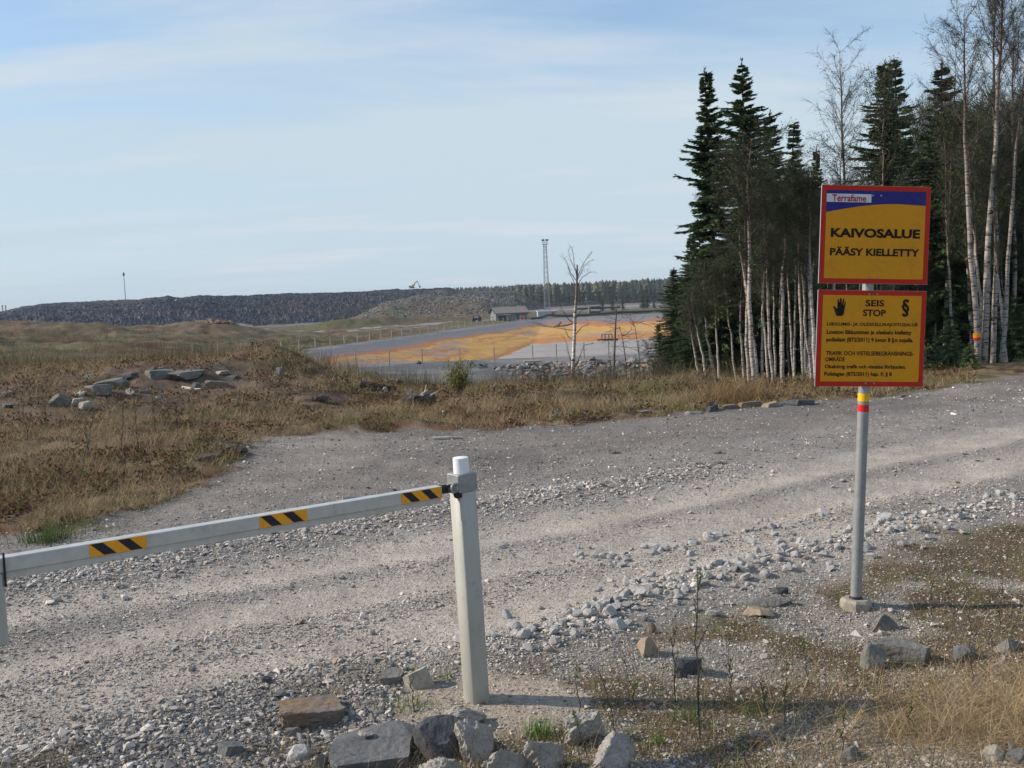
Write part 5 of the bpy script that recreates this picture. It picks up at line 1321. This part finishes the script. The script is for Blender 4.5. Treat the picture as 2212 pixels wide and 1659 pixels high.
# lone birch with broken top
pL = tree_at(1238, 45)
e = empty("birch_tree", pL); tag(e, "lone white birch with snapped top standing before the pond", "birch")
D = 45; sc_ = D/2268
def lp(px, py): p = at(px, py, D); return np.array([p[0]-pL[0], 0, p[2]-pL[2]])
tr = [lp(1237, 812), lp(1239, 770), lp(1241, 720), lp(1242, 680), lp(1245, 640), lp(1246, 610), lp(1247, 585), lp(1247, 572)]
mb = MB(); mb.tube(tr, [.095, .08, .072, .066, .055, .045, .036, .028], 10); V = np.concatenate(mb.v)
hf = ss(3.6, 4.2, V[:, 2]); cl_ = np.array([1.6, 1.6, 1.6])*(1-hf)[:, None]+np.array([.55, .47, .42])*hf[:, None]
mesh_np("trunk", V, [np.concatenate(mb.q), np.concatenate(mb.t)], bk, e, col=cl_, smooth=True)
BR = [[(1246, 608), (1233, 590), (1224, 565), (1218, 556)], [(1246, 598), (1240, 570), (1237, 545), (1234, 534)], [(1247, 600), (1256, 578), (1266, 560), (1279, 545)], [(1247, 605), (1255, 590), (1262, 575), (1274, 563)],
      [(1247, 618), (1257, 600), (1268, 592), (1277, 587)], [(1245, 622), (1238, 605), (1231, 590), (1227, 575)], [(1246, 590), (1240, 578), (1233, 563), (1230, 552)], [(1244, 640), (1251, 655), (1258, 640), (1262, 630)], [(1243, 660), (1230, 645), (1224, 640)],
      [(1243, 690), (1255, 672), (1264, 668)], [(1242, 700), (1228, 690), (1215, 670), (1208, 655)], [(1241, 725), (1258, 705), (1272, 700)], [(1242, 650), (1253, 636)], [(1240, 735), (1228, 728), (1218, 705)], [(1238, 790), (1230, 770), (1224, 740), (1216, 725)], [(1240, 800), (1252, 770), (1262, 745), (1282, 740)]]
g = np.random.RandomState(3); A, B, ra, rb = [], [], [], []
for br in BR:
    pts = [lp(*b_) for b_ in br]; dy = g.uniform(-.5, .5); 
    for k, p in enumerate(pts): p[1] = dy*k/len(pts)
    for k in range(len(pts)-1):
        r = .013*(1-k/len(pts))+.003; A.append(pts[k]); B.append(pts[k+1]); ra.append(r); rb.append(r*.7)
        for _ in range(4):
            a_ = pts[k]+(pts[k+1]-pts[k])*g.uniform(); d = (pts[k+1]-pts[k]); d = d/np.linalg.norm(d)+g.normal(0, .5, 3); d /= np.linalg.norm(d); l = g.uniform(.12, .4)
            b2 = a_+d*l; A.append(a_); B.append(b2); ra.append(.0035); rb.append(.002)
            A.append(a_+d*l*.5); B.append(a_+d*l*.5+(d+g.normal(0, .6, 3))*l*.4); ra.append(.004); rb.append(.002)
V, Q = segs_mesh(A, B, ra, rb, 4); mesh_np("branches", V, Q, M_twig, e)
# companions near the lone birch
def stick(name, pts, r0, label, mat, twigs=10, D=42, cat="tree", tl=.3):
    b0 = at(*pts[0], D); z0 = hz1(b0[0], D); e = empty(name, (b0[0], D, z0)); tag(e, label, cat)
    off = b0[2]-z0; P = [np.array([at(*p, D)[0]-b0[0], 0, at(*p, D)[2]-z0-off]) for p in pts]; P[0][2] = -.1
    mb = MB(); mb.tube(P, np.linspace(r0, r0*.3, len(P)), 7); V = np.concatenate(mb.v)
    mesh_np("trunk", V, [np.concatenate(mb.q), np.concatenate(mb.t)], mat, e, col=np.ones((len(V), 3))*.95, smooth=True)
    g = np.random.RandomState(len(pts)+int(pts[0][0])); A, B = [], []
    for _ in range(twigs):
        f = g.uniform(.15, 1)*(len(P)-1); i = min(int(f), len(P)-2); a_ = P[i]+(P[i+1]-P[i])*(f-i)
        az = g.uniform(0, 6.28); d = np.array([math.cos(az), math.sin(az), g.uniform(-.3, .7)]); l = g.uniform(.4, 1)*tl
        for k in range(3): b2 = a_+d*l/3; A.append(a_); B.append(b2); a_ = b2; d = d+g.normal(0, .25, 3)
    V, Q = segs_mesh(A, B, np.full(len(A), .007), np.full(len(A), .004), 3); mesh_np("branches", V, Q, M_twig, e)
    return e
stick("dead_tree", [(1323, 838), (1325, 790), (1327, 740), (1329, 690), (1331, 660), (1332, 640)], .055, "thin dark dead tree with stubby branches before the pond water", M_dead, 46, 38, tl=.5)
stick("leaning_stem", [(1248, 806), (1256, 780), (1263, 755), (1268, 738)], .035, "short forked white stem leaning right beside the lone birch", bk, 10, 44)
stick("dead_sapling", [(1280, 830), (1280, 790), (1281, 770)], .03, "short dark dead stem between the lone birch and the dead tree", M_dead, 8, 40)
stick("sapling", [(1355, 840), (1352, 770), (1345, 720), (1338, 690)], .025, "thin leaning bare sapling right of the dead tree", M_dead, 30, 38, tl=.8)
stick("sapling", [(1385, 838), (1380, 760), (1372, 700), (1360, 670)], .02, "thin arching bare sapling next to the stand, before the pond", M_dead, 36, 36, tl=.8)

# ------------------------------------------------------------------ low vegetation
def blades(name, x, y, L, W, cols, lean, seed, mat, label, cat, z=None, curve=.5, k=2):
    g = np.random.RandomState(seed); n = len(x); z = height(x, y) if z is None else z
    az = g.uniform(0, 2*math.pi, n); ln = np.clip(lean, .02, 1.5); wz = g.uniform(0, 2*math.pi, n)
    P = np.stack([x, y, z-.01], -1); hd = np.stack([np.cos(az), np.sin(az), np.zeros(n)], -1); wd = np.stack([np.cos(wz), np.sin(wz), np.zeros(n)], -1)
    rows = []; p = P
    for i in range(k+1):
        f = i/k; w_ = W*(1-f*.92)
        rows += [p+wd*w_[:, None]*.5, p-wd*w_[:, None]*.5]
        a = np.clip(ln*(1+curve*f*2), 0, 1.75)
        p = p+(hd*np.sin(a)[:, None]+np.array([0, 0, 1])*np.cos(a)[:, None])*(L/k)[:, None]
    V = np.stack(rows, 1); m = 2*(k+1)
    Q = np.array([[2*i, 2*i+1, 2*i+3, 2*i+2] for i in range(k)])[None]+(np.arange(n)*m)[:, None, None]
    o = mesh_np(name, V.reshape(-1, 3), Q.reshape(-1, 4), mat, col=np.repeat(cols, m, 0)); tag(o, label, cat, kind="stuff"); return o
M_grass = mat_attr("grass_mat", .8, 0, transl=.25, spec=.15)
straw = np.array([.50, .38, .22]); straw2 = np.array([.33, .24, .135]); brown = np.array([.17, .09, .05]); olive = np.array([.17, .165, .06]); green = np.array([.07, .13, .025])
g = np.random.RandomState(9)
def pick(n, opts, g):
    k = g.choice(len(opts), n, p=[o[1] for o in opts]); return np.array([o[0] for o in opts])[k]*g.uniform(.65, 1.25, (n, 1))
# far side meadow
n = 480000; a = g.uniform(-41, 24, n); a = np.radians(a); D = 8.2*np.exp(g.uniform(0, 1, n)*math.log(42/8.2)); x = D*np.tan(a); y = D
sy = sdist(x, y, YARD)+(fbm(x*3, y*3, 2, 42)-.5)*.6
c1 = fbm(x*1.5, y*1.5, 4, 91); keep = (sy < -.02) & (g.uniform(size=n) < ss(.38, .56, c1)*.97+.03)
pr = at(330, 830, 20); q_ = np.exp(-(((x-pr[0])/3.8)**2+((y-pr[1])/3.6)**2)); keep &= g.uniform(size=n) > q_*.85
x, y, c1, D = x[keep], y[keep], c1[keep], D[keep]; n = len(x)
c2 = fbm(x*.5+3, y*.5, 3, 92)
L = g.uniform(.07, .24, n)*(.45+1.1*c1)*(1+.012*D); W = g.uniform(.003, .006, n)*(1+.045*(D-8)); 
cols = pick(n, [(straw, .36), (straw2, .32), (brown, .18), (olive, .14)], g)
gm_ = (c2 > .56) & (g.uniform(size=n) < .5); cols[gm_] = (olive*g.uniform(.7, 1.5, (gm_.sum(), 1)))
blades("dry_grass", x, y, L, W, cols, g.uniform(.35, 1.35, n), 10, M_grass, "matted straw and brown grass on the rough ground beyond the yard", "grass")
# heather and low scrub particles in dark brown and olive
n = 200000; a = np.radians(g.uniform(-41, 24, n)); D = 8.2*np.exp(g.uniform(0, 1, n)*math.log(40/8.2)); x = D*np.tan(a); y = D
sy = sdist(x, y, YARD)+(fbm(x*3, y*3, 2, 42)-.5)*.6; c3 = fbm(x*1.9+7, y*1.9, 3, 93); keep = (sy < -.1) & (c3 > .49); x, y, D, c3 = x[keep], y[keep], D[keep], c3[keep]; n = len(x)
z = height(x, y)+g.uniform(0, .14, n)*ss(.5, .65, c3)
cols = pick(n, [(brown*np.array([1.0, .95, .95]), .5), (np.array([.075, .042, .032]), .28), (olive, .15), (green*.9, .07)], g)
V, Q = leaves_mesh(np.stack([x, y, z], -1), g.normal(size=(n, 3))+np.array([0, 0, .5]), g.uniform(.02, .05, n)*(1+.03*D), g.uniform(.006, .014, n)*(1+.03*D), g)
o = mesh_np("heather", V, Q, M_grass, col=np.repeat(cols, 4, 0)); tag(o, "brown heather and crowberry mats between the dry grass", "heather", kind="stuff")
# valley scrub (fine upright twigs)
n = 95000; a = np.radians(g.uniform(-30, 13, n)); D = 26*np.exp(g.uniform(0, 1, n)*math.log(74/26.)); x = D*np.tan(a); y = D
c4 = fbm(x*.35, y*.35, 3, 94); keep = (g.uniform(size=n) < ss(.38, .6, c4)); keep &= ~((x > 0) & (D > 62)); keep &= ~((x > -20) & (D > 66)); keep &= ~((x > -16) & (D > 62) & (g.uniform(size=n) < .7)); x, y, D, c4 = x[keep], y[keep], D[keep], c4[keep]; n = len(x)
cols = pick(n, [(np.array([.12, .10, .075]), .42), (np.array([.13, .13, .055]), .3), (np.array([.10, .06, .045]), .12), (straw*.8, .16)], g)
blades("scrub", x, y, g.uniform(.15, .5, n)*(.5+c4)*(1.5-.45*ss(34, 60, D)), g.uniform(.008, .016, n)*(D/38), cols, g.uniform(.02, .45, n), 11, M_grass, "haze of bare willow and birch scrub in the hollow before the pond", "scrub")
n = 70000; a = np.radians(g.uniform(-34, -7, n)); D = 74*np.exp(g.uniform(0, 1, n)*math.log(185/74.)); x = D*np.tan(a); y = D; c4 = fbm(x*.12, y*.12, 3, 95)
keep = (g.uniform(size=n) < ss(.38, .58, c4)) & (linedist(x, y, PA, PB) < -3) & (x < -19.5); x, y, D, c4 = x[keep], y[keep], D[keep], c4[keep]; n = len(x)
cols = pick(n, [(np.array([.14, .145, .06]), .42), (np.array([.22, .18, .10]), .38), (np.array([.11, .07, .045]), .2)], g)
blades("scrub", x, y, g.uniform(.12, .5, n)*(.4+c4), g.uniform(.02, .045, n)*(D/90), cols, g.uniform(.02, .5, n), 12, M_grass, "green-brown scrub covering the flat ground left of the pond", "scrub")
# verge: dead grass, mossy sprigs
n = 230000; x, y = spray_px(n, -300, 2560, 1080, 1830, 15); z0 = None
sv = sdist(x, y, VERGE); mo = ss(.45, .62, fbm(x*1.9+2, y*1.9, 4, 51)+.12*ss(.3, 2.6, x-y*.1+.4)-.10*ss(0, -1.2, x))
q_ = ((x-MND_POST[0])/.46)**2+((y-MND_POST[1])/.36)**2
keep = (sv > .1) & (g.uniform(size=n) < mo*.85+.12+.30*ss(.0, .6, x)) & (q_ > 1.1) & ~((x < -.35) & (y > 4.6) & (g.uniform(size=n) < .7)); x, y = x[keep], y[keep]; n = len(x)
cols = pick(n, [(straw*.9, .30), (brown*1.1, .38), (olive*1.1, .23), (green*1.4, .09)], g)
blades("verge_plants", x, y, g.uniform(.02, .07, n)*(1+1.6*(g.uniform(size=n) < .16)), g.uniform(.0015, .0036, n), cols, g.uniform(.2, 1.4, n), 13, M_grass, "low brown moss, dead stalks and sprigs on the near verge", "plants")
# matted dry grass at bottom right
cx, cy = gflat(2200, 1560); n = 26000; x = g.normal(cx+.25, .55, n); y = g.normal(cy, .28, n)
cols = pick(n, [(straw*1.1, .6), (straw2, .3), (brown, .1)], g)
blades("dry_grass", x, y, g.uniform(.08, .26, n), g.uniform(.0018, .0035, n), cols, g.uniform(.9, 1.5, n), 14, M_grass, "flattened straw-coloured grass at the bottom right corner", "grass", curve=.15)
# tufts
def tuft(px, py, n, h_, spread, colr, label, name="grass_tuft", lean=(.05, .6), seed=1, w_=.0035):
    p = gnd(px, py); g = np.random.RandomState(seed); x = p[0]+g.normal(0, spread, n); y = p[1]+g.normal(0, spread*.7, n)
    o = blades(name, x, y, g.uniform(.5, 1, n)*h_, np.full(n, w_), np.array(colr)*g.uniform(.6, 1.4, (n, 1)), g.uniform(*lean, n), seed, M_grass, label, "grass"); del o["kind"]; return o
tuft(1168, 1590, 170, .11, .035, (.10, .22, .035), "bright green grass tuft between the concrete lumps right of the post", seed=21)
tuft(1420, 1612, 90, .08, .03, (.09, .18, .03), "small green grass tuft near the bottom edge, right of the lumps", seed=22)
tuft(1485, 1560, 110, .12, .05, (.13, .17, .05), "dull green tuft below the dark square stone", seed=23)
tuft(870, 1530, 120, .10, .08, (.13, .17, .04), "yellow-green sprigs growing behind the flat grey slab", seed=24)
tuft(965, 1470, 40, .10, .02, (.12, .18, .04), "green blades at the left foot of the barrier post", seed=25)
tuft(1625, 1545, 120, .10, .06, (.12, .15, .04), "green-brown tuft at the middle of the lower right verge", seed=26)
tuft(100, 1170, 300, .20, .12, (.08, .12, .04), "low green juniper-like tuft at the left edge of the yard", seed=27, w_=.006)
for i, (px, py, l_) in enumerate([(1620, 1010, "left one of two small weed tufts out on the yard gravel"), (1660, 1008, "right one of two small weed tufts out on the yard gravel"), (1330, 985, "small weed tuft on the gravel below the lone birch"), (1555, 985, "weed tuft at the far yard gravel, left of centre")]):
    tuft(px-100 if i < 2 else px, py-5, 90, .06, .035, (.11, .10, .05), l_, seed=30+i, w_=.006)
# rust-dry tall grass by the birch clump
for i, (px, py, n_, h_, l_) in enumerate([(1590, 862, 1500, .55, "tall rusty dry grass clump at the foot of the birch clump"), (1450, 872, 900, .38, "straw hummock at the yard edge left of the birch clump"), (1280, 880, 800, .35, "pale straw hummock below the lone birch"),
        (60, 1020, 1200, .35, "straw hummock at the left edge of the picture"), (330, 960, 900, .28, "straw patch on the lower left slope"), (240, 1040, 900, .25, "straw patch above the dark earth bank at the left")]):
    tuft(px, py, n_, h_, .45 if i else .4, (.30, .20, .10) if i == 0 else (.36, .27, .16), l_, "grass_clump", (.3, 1.3), 50+i, .008)
# saplings in the foreground
def sapling(px, py, tpx, tpy, label, leaves=30, seed=1, r=.004):
    p = gnd(px, py); g = np.random.RandomState(seed); top = at(tpx, tpy, p[1]); e = empty("sapling", p); tag(e, label, "sapling")
    d = np.array([top[0]-p[0], 0, top[2]-p[2]]); n = 7; P = [d*i/n+np.append(g.normal(0, .006, 2), 0)*(i > 0) for i in range(n+1)]; P[0][2] -= .03
    mb = MB(); mb.tube(P, np.linspace(r, r*.35, n+1), 5); mb.build("stem", M_twig, e)
    A, B, LP, LD = [], [], [], []
    H_ = np.linalg.norm(d)
    for _ in range(int(5+H_*16)):
        f = g.uniform(.2, .95)*n; i = int(f); a_ = P[i]+(P[i+1]-P[i])*(f-i); az = g.uniform(0, 6.28); dd = np.array([math.cos(az)*.5, math.sin(az)*.5, 1])*g.uniform(.06, .18)*H_*1.3*(1-f/n*.6)
        A.append(a_); B.append(a_+dd)
        for _2 in range(max(1, leaves//8)): LP.append(a_+dd*g.uniform(.3, 1)); LD.append(g.normal(size=3)+np.array([0, 0, .6]))
    V, Q = segs_mesh(A, B, np.full(len(A), r*.45), np.full(len(A), r*.25), 3); mesh_np("branches", V, Q, M_twig, e)
    LP = np.array(LP); V, Q = leaves_mesh(LP, np.array(LD), g.uniform(.008, .018, len(LP)), g.uniform(.003, .006, len(LP)), g)
    mesh_np("leaves", V, Q, M_grass, e, col=np.tile([.13, .17, .04], (len(V), 1)))
SP = [(1512, 1600, 1505, 1225, "tallest thin bare sapling in the right-hand verge, right of the barrier post"), (1380, 1545, 1345, 1420, "leaning twiggy sapling left of the tan stone"), (1345, 1620, 1290, 1440, "sapling rising from between the concrete lumps"),
      (1258, 1560, 1240, 1430, "leafy sapling right of the barrier post shadow"), (1460, 1520, 1450, 1330, "thin sapling just left of the dark square stone"), (1580, 1540, 1575, 1380, "slim sapling right of the dark square stone"), (1690, 1600, 1700, 1430, "forked sapling in the middle of the right verge"),
      (1745, 1480, 1735, 1380, "small sapling near the rounded boulder"), (1660, 1560, 1640, 1440, "short sapling left of the forked one"), (1820, 1640, 1825, 1520, "leafy sapling near the bottom edge below the rounded boulder"), (2100, 1480, 2095, 1330, "thin sapling in the moss at the right"),
      (1960, 1590, 1975, 1500, "low sapling below the long tilted slab"), (895, 1540, 890, 1440, "weedy sprig behind the flat slab left of the post"), (2010, 1330, 2015, 1250, "small sapling right of the sign footing"), (1270, 1640, 1235, 1520, "sprig at the bottom edge beside the green tuft"), (2160, 1360, 2165, 1230, "twiggy sapling at the right edge of the verge")]
for i, (a, b, c_, d_, l_) in enumerate(SP): sapling(a, min(b, 1650), c_, d_, l_, 30, 400+i, .003 if i else .0042)
# saplings on the left slope and willow bushes
def bush(px, py, hpx, wpx, n, label, leafcol=None, seed=1, name="bush", D=None):
    p = gnd(px, py) if D is None else np.array([at(px, py, D)[0], D, hz1(at(px, py, D)[0], D)])
    D = p[1]; H_ = hpx/2268*D; W_ = wpx/2268*D/2; g = np.random.RandomState(seed); e = empty(name, p); tag(e, label, "bush")
    A, B, ra, LP, LD = [], [], [], [], []
    for _ in range(n):
        az = g.uniform(0, 6.28); sp = g.uniform(.1, 1)*W_; hh = H_*g.uniform(.55, 1); q0 = np.array([math.cos(az)*sp*.15, math.sin(az)*sp*.15, -.03]); q1 = np.array([math.cos(az)*sp, math.sin(az)*sp, hh]); k = 4; pv = q0
        for i in range(1, k+1):
            f = i/k; nx = q0*(1-f)+q1*f; nx[2] = hh*f**.85; nx = nx+g.normal(0, .02*H_, 3); A.append(pv); B.append(nx); ra.append(.004*(D/20)**.5*(1.2-f))
            for _2 in range(2):
                dd = (nx-pv)*.8+g.normal(0, .07*H_, 3); A.append(nx); B.append(nx+dd); ra.append(.0025*(D/20)**.5); LP.append(nx+dd*g.uniform()); LD.append(g.normal(size=3))
            pv = nx
    ra = np.array(ra); V, Q = segs_mesh(A, B, ra, ra*.7, 3); mesh_np("branches", V, Q, M_twig if leafcol is None or True else M_twig, e)
    if leafcol:
        LP = np.repeat(np.array(LP), 3, 0)+g.normal(0, .03*H_, (len(LP)*3, 3)); LD = g.normal(size=LP.shape); V, Q = leaves_mesh(LP, LD, g.uniform(.02, .045, len(LP))*D/20, g.uniform(.008, .016, len(LP))*D/20, g)
        mesh_np("leaves", V, Q, M_grass, e, col=np.repeat(np.array(leafcol)*g.uniform(.6, 1.4, (len(LP), 1)), 4, 0))
BU_ = [(992, 842, 70, 66, 60, "yellow-budded willow bush in front of the near fence", (.26, .26, .06), 23), (640, 800, 60, 60, 40, "green-leafed birch scrub at the pond corner", (.16, .19, .05), 70), (575, 760, 30, 60, 40, "light green bush in the scrub left of the pond corner", (.17, .20, .06), 95),
       (705, 790, 60, 34, 26, "bare upright scrub bush before the first near fence posts", None, 45), (905, 815, 34, 40, 26, "low bare bush left of the yellow-budded willow", None, 40), (1080, 820, 40, 60, 30, "dark bare bush right of the yellow-budded willow", None, 36), (1180, 835, 44, 60, 40, "dark twiggy bush left of the lone birch", None, 32),
       (1240, 840, 50, 60, 40, "twiggy bush around the foot of the lone birch", None, 34), (1320, 850, 50, 50, 30, "brown bush at the foot of the dead tree", None, 30), (1420, 850, 60, 70, 60, "dark twiggy bush at the left foot of the stand", None, 28), (800, 800, 30, 50, 30, "low olive bush on the slope before the pond", (.13, .14, .05), 48)]
for i, (a, b, hp, wp_, n_, l_, lc_, D_) in enumerate(BU_): bush(a, b, hp, wp_, n_, l_, lc_, 600+i, D=D_)
LS = [(190, 1000, 185, 900, "tall brown sapling on the left slope"), (178, 1020, 205, 880, "sapling crossing the tall brown one on the left slope"), (262, 985, 268, 860, "thin sapling in the middle of the left slope"), (300, 990, 290, 880, "twiggy sapling right of the middle one on the left slope"), (385, 950, 378, 870, "reddish sapling below the ridge slabs"),
      (430, 950, 438, 880, "thin sapling at the right side of the left slope"), (60, 960, 50, 870, "sapling near the left picture edge"), (105, 930, 90, 850, "green-tipped sapling near the large dark rock"), (335, 930, 328, 850, "pale white-stemmed sapling on the left slope"), (520, 900, 530, 840, "small sapling below the earth mound")]
for i, (a, b, c_, d_, l_) in enumerate(LS):
    sapling(a, b, c_, d_, l_, 30, 450+i, .006)

# stumps, driftwood, earth lumps
def stump(px, py, w_, h_, label, seed, mat=M_dwood, spikes=7, light=True):
    p = gnd(px, py); D = p[1]; W_ = w_/2268*D; H_ = h_/2268*D; g = np.random.RandomState(seed); e = empty("tree_stump", p); tag(e, label, "stump")
    V, T = rock_shape(seed, 3, (W_, W_*.7, H_*.9), 8, .25); o = mesh_np("root_mass", V, T, M_dwood, e); o.location = (0, .1, H_*.3)
    mb = MB()
    for _ in range(spikes):
        az = g.uniform(0, 6.28); l = g.uniform(.4, 1.0)*H_; d = np.array([math.cos(az)*.7, math.sin(az)*.5, g.uniform(.3, 1.2)]); b0 = np.array([g.normal(0, W_*.15), 0, H_*.35])
        mb.tube([b0, b0+d*l*.5, b0+d*l+np.array([0, 0, g.normal(0, .08)*l])], [.10*H_, .06*H_, .02*H_], 6)
    mb.build("roots", M_wood if light else M_dwood, e)
stump(908, 880, 66, 44, "dark upturned tree stump with a pale broken spike in the middle of the slope", 71)
stump(850, 838, 44, 24, "pale split stump behind the driftwood log", 73, spikes=9)
stump(505, 985, 60, 26, "dark earth and root lump at the edge of the yard on the left", 75, spikes=2, light=False)
stump(440, 1000, 60, 22, "low dark earth bank lump at the yard edge, left of the root lump", 76, spikes=1, light=False)
stump(1070, 842, 40, 14, "small grey root in the brush right of the willow bush", 77, spikes=6)
stump(1540, 888, 34, 26, "dark ragged stump at the yard edge by the rusty grass", 78, spikes=4, light=False)
stump(690, 870, 40, 18, "brown earth lump with roots on the slope left of the driftwood", 79, spikes=2, light=False)
def log(pts, r, label, mat=M_wood, n=7, lift=.06):
    P = [gnd(*q_) for q_ in pts]; P = [np.array([p[0], P[0][1]+(p[1]-P[0][1])*.6, 0]) for p in P]
    P = [np.array([p[0], p[1], hz1(p[0], p[1])+lift]) for p in P]
    o0 = P[0].copy(); mb = MB(); mb.tube([p-o0 for p in P], np.linspace(r, r*.4, len(P)), n); o = mb.build("log", mat); o.location = o0; tag(o, label, "log"); return o
log([(778, 836), (805, 838), (832, 842), (860, 842)], .07, "long dark driftwood log on the slope before the pond", M_dwood)
log([(833, 850), (842, 838), (850, 830)], .05, "short grey root limb across the driftwood log", M_wood)
log([(870, 842), (895, 840), (918, 828)], .04, "thin bent branch at the right end of the driftwood", M_dwood)
log([(395, 845), (405, 852), (412, 848), (420, 856)], .03, "bleached branch tangle below the left ridge slabs", M_wood)
log([(740, 1082), (770, 1078), (800, 1076)], .02, "pale splinter of wood on the gravel beside the barrier boom", M_wood, lift=.02)
log([(935, 951), (975, 949), (1000, 949)], .035, "pale plank-like strip lying on the far yard gravel", M_wood, lift=.02)

# ------------------------------------------------------------------ far forest and its outliers
g = np.random.RandomState(88)
M_far = mat_attr("far_forest_mat", .95, 0)
def far_trees(n, pxr, Dr, hr, seed, name, label, colb, green_f=.6, pale=.12):
    g = np.random.RandomState(seed); px = g.uniform(*pxr, n); D = np.sort(g.uniform(*Dr, n)); X = (px-1106)/2268*D; Z = height(X, D); H_ = g.uniform(*hr, n); W_ = H_*g.uniform(.10, .17, n)
    V, T, Cl = [], [], []; tiers = 5
    for i in range(n):
        con = g.uniform() < green_f
        cb3 = np.array(colb if con else (.095, .095, .06))*g.uniform(.7, 1.35)
        k = len(V); s5 = 6
        for t3 in range(tiers):
            f = t3/tiers; z0 = Z[i]+H_[i]*(.22+.78*f); z1 = Z[i]+H_[i]*min(1, .22+.78*(f+.36)); r = W_[i]*(1-f*.82) if con else W_[i]*1.25*math.sin((f+.25)*2.3)
            b0 = len(V); rot = g.uniform(0, 6)
            for s3 in range(s5): a = rot+2*math.pi*s3/s5; rr3 = r*g.uniform(.7, 1.25); V.append((X[i]+math.cos(a)*rr3, D[i]+math.sin(a)*rr3, z0+g.normal(0, .25))); Cl.append(cb3)
            V.append((X[i], D[i], z1)); Cl.append(cb3)
            for s3 in range(s5): T.append((b0+s3, b0+(s3+1) % s5, b0+s5))
        b0 = len(V); rt = .16 if g.uniform() < .5 else .1; tc3 = np.array([.32, .30, .27]) if g.uniform() < pale*2 else np.array([.09, .07, .055])
        for s3 in range(3): a = 2.1*s3; V.append((X[i]+math.cos(a)*rt, D[i]+math.sin(a)*rt, Z[i]-.5)); V.append((X[i]+math.cos(a)*rt*.7, D[i]+math.sin(a)*rt*.7, Z[i]+H_[i]*.6)); Cl += [tc3, tc3]
        for s3 in range(3): j = (s3+1) % 3; T += [(b0+2*s3, b0+2*j, b0+2*j+1), (b0+2*s3, b0+2*j+1, b0+2*s3+1)]
    o = mesh_np(name, np.array(V), np.array(T), M_far, col=np.array(Cl)); tag(o, label, "forest", kind="stuff"); return o
far_trees(4200, (1115, 2500), (660, 860), (11, 16), 1, "far_forest", "dark distant wood of spruce and birch along the horizon behind the pond", (.030, .048, .032))
far_trees(900, (960, 1180), (1000, 1200), (13, 19), 2, "far_forest", "distant tree tops peeping over the right end of the spoil heap", (.028, .045, .035), .8)
# small conifers standing apart before the far forest
M_cn = [spruce_data(360, 9, 1.5, .05, .1, .8, thin=.6)]
for i, (px, py, D, l_) in enumerate([(1388, 622, 390, "dark conifer pair's left tree standing apart behind the far rim of the pond"), (1397, 617, 392, "taller right tree of the dark conifer pair behind the far rim of the pond"), (1300, 638, 380, "small conifer behind the pump unit on the far rim"), (1322, 640, 382, "small conifer right of the one behind the pump unit"),
        (1412, 640, 400, "small conifer right of the dark pair"), (1345, 640, 400, "small lone conifer left of the dark pair")]):
    X = at(px, py, D)[0]; z0 = hz1(X, D); s = (at(px, py, D)[2]-z0)/9
    put("conifer", M_cn[0], (X, D, z0), (s*1.2, s*1.2, s), i*1.1, (0, 0), l_, "conifer")

# ------------------------------------------------------------------ air
hm = bpy.data.materials.new("haze_air"); hm.use_nodes = True; ht = hm.node_tree; ht.nodes.clear()
hv = N(ht, 'ShaderNodeVolumePrincipled'); hv.inputs['Color'].default_value = (.80, .90, 1.0, 1); hv.inputs['Density'].default_value = .00016; hv.inputs['Anisotropy'].default_value = 0.0
ho = N(ht, 'ShaderNodeOutputMaterial'); ht.links.new(hv.outputs[0], ho.inputs['Volume'])
mb = MB(); mb.box((0, 0, 20), (19400, 19400, 62)); hzo = mb.build("haze", hm); tag(hzo, kind="stuff")
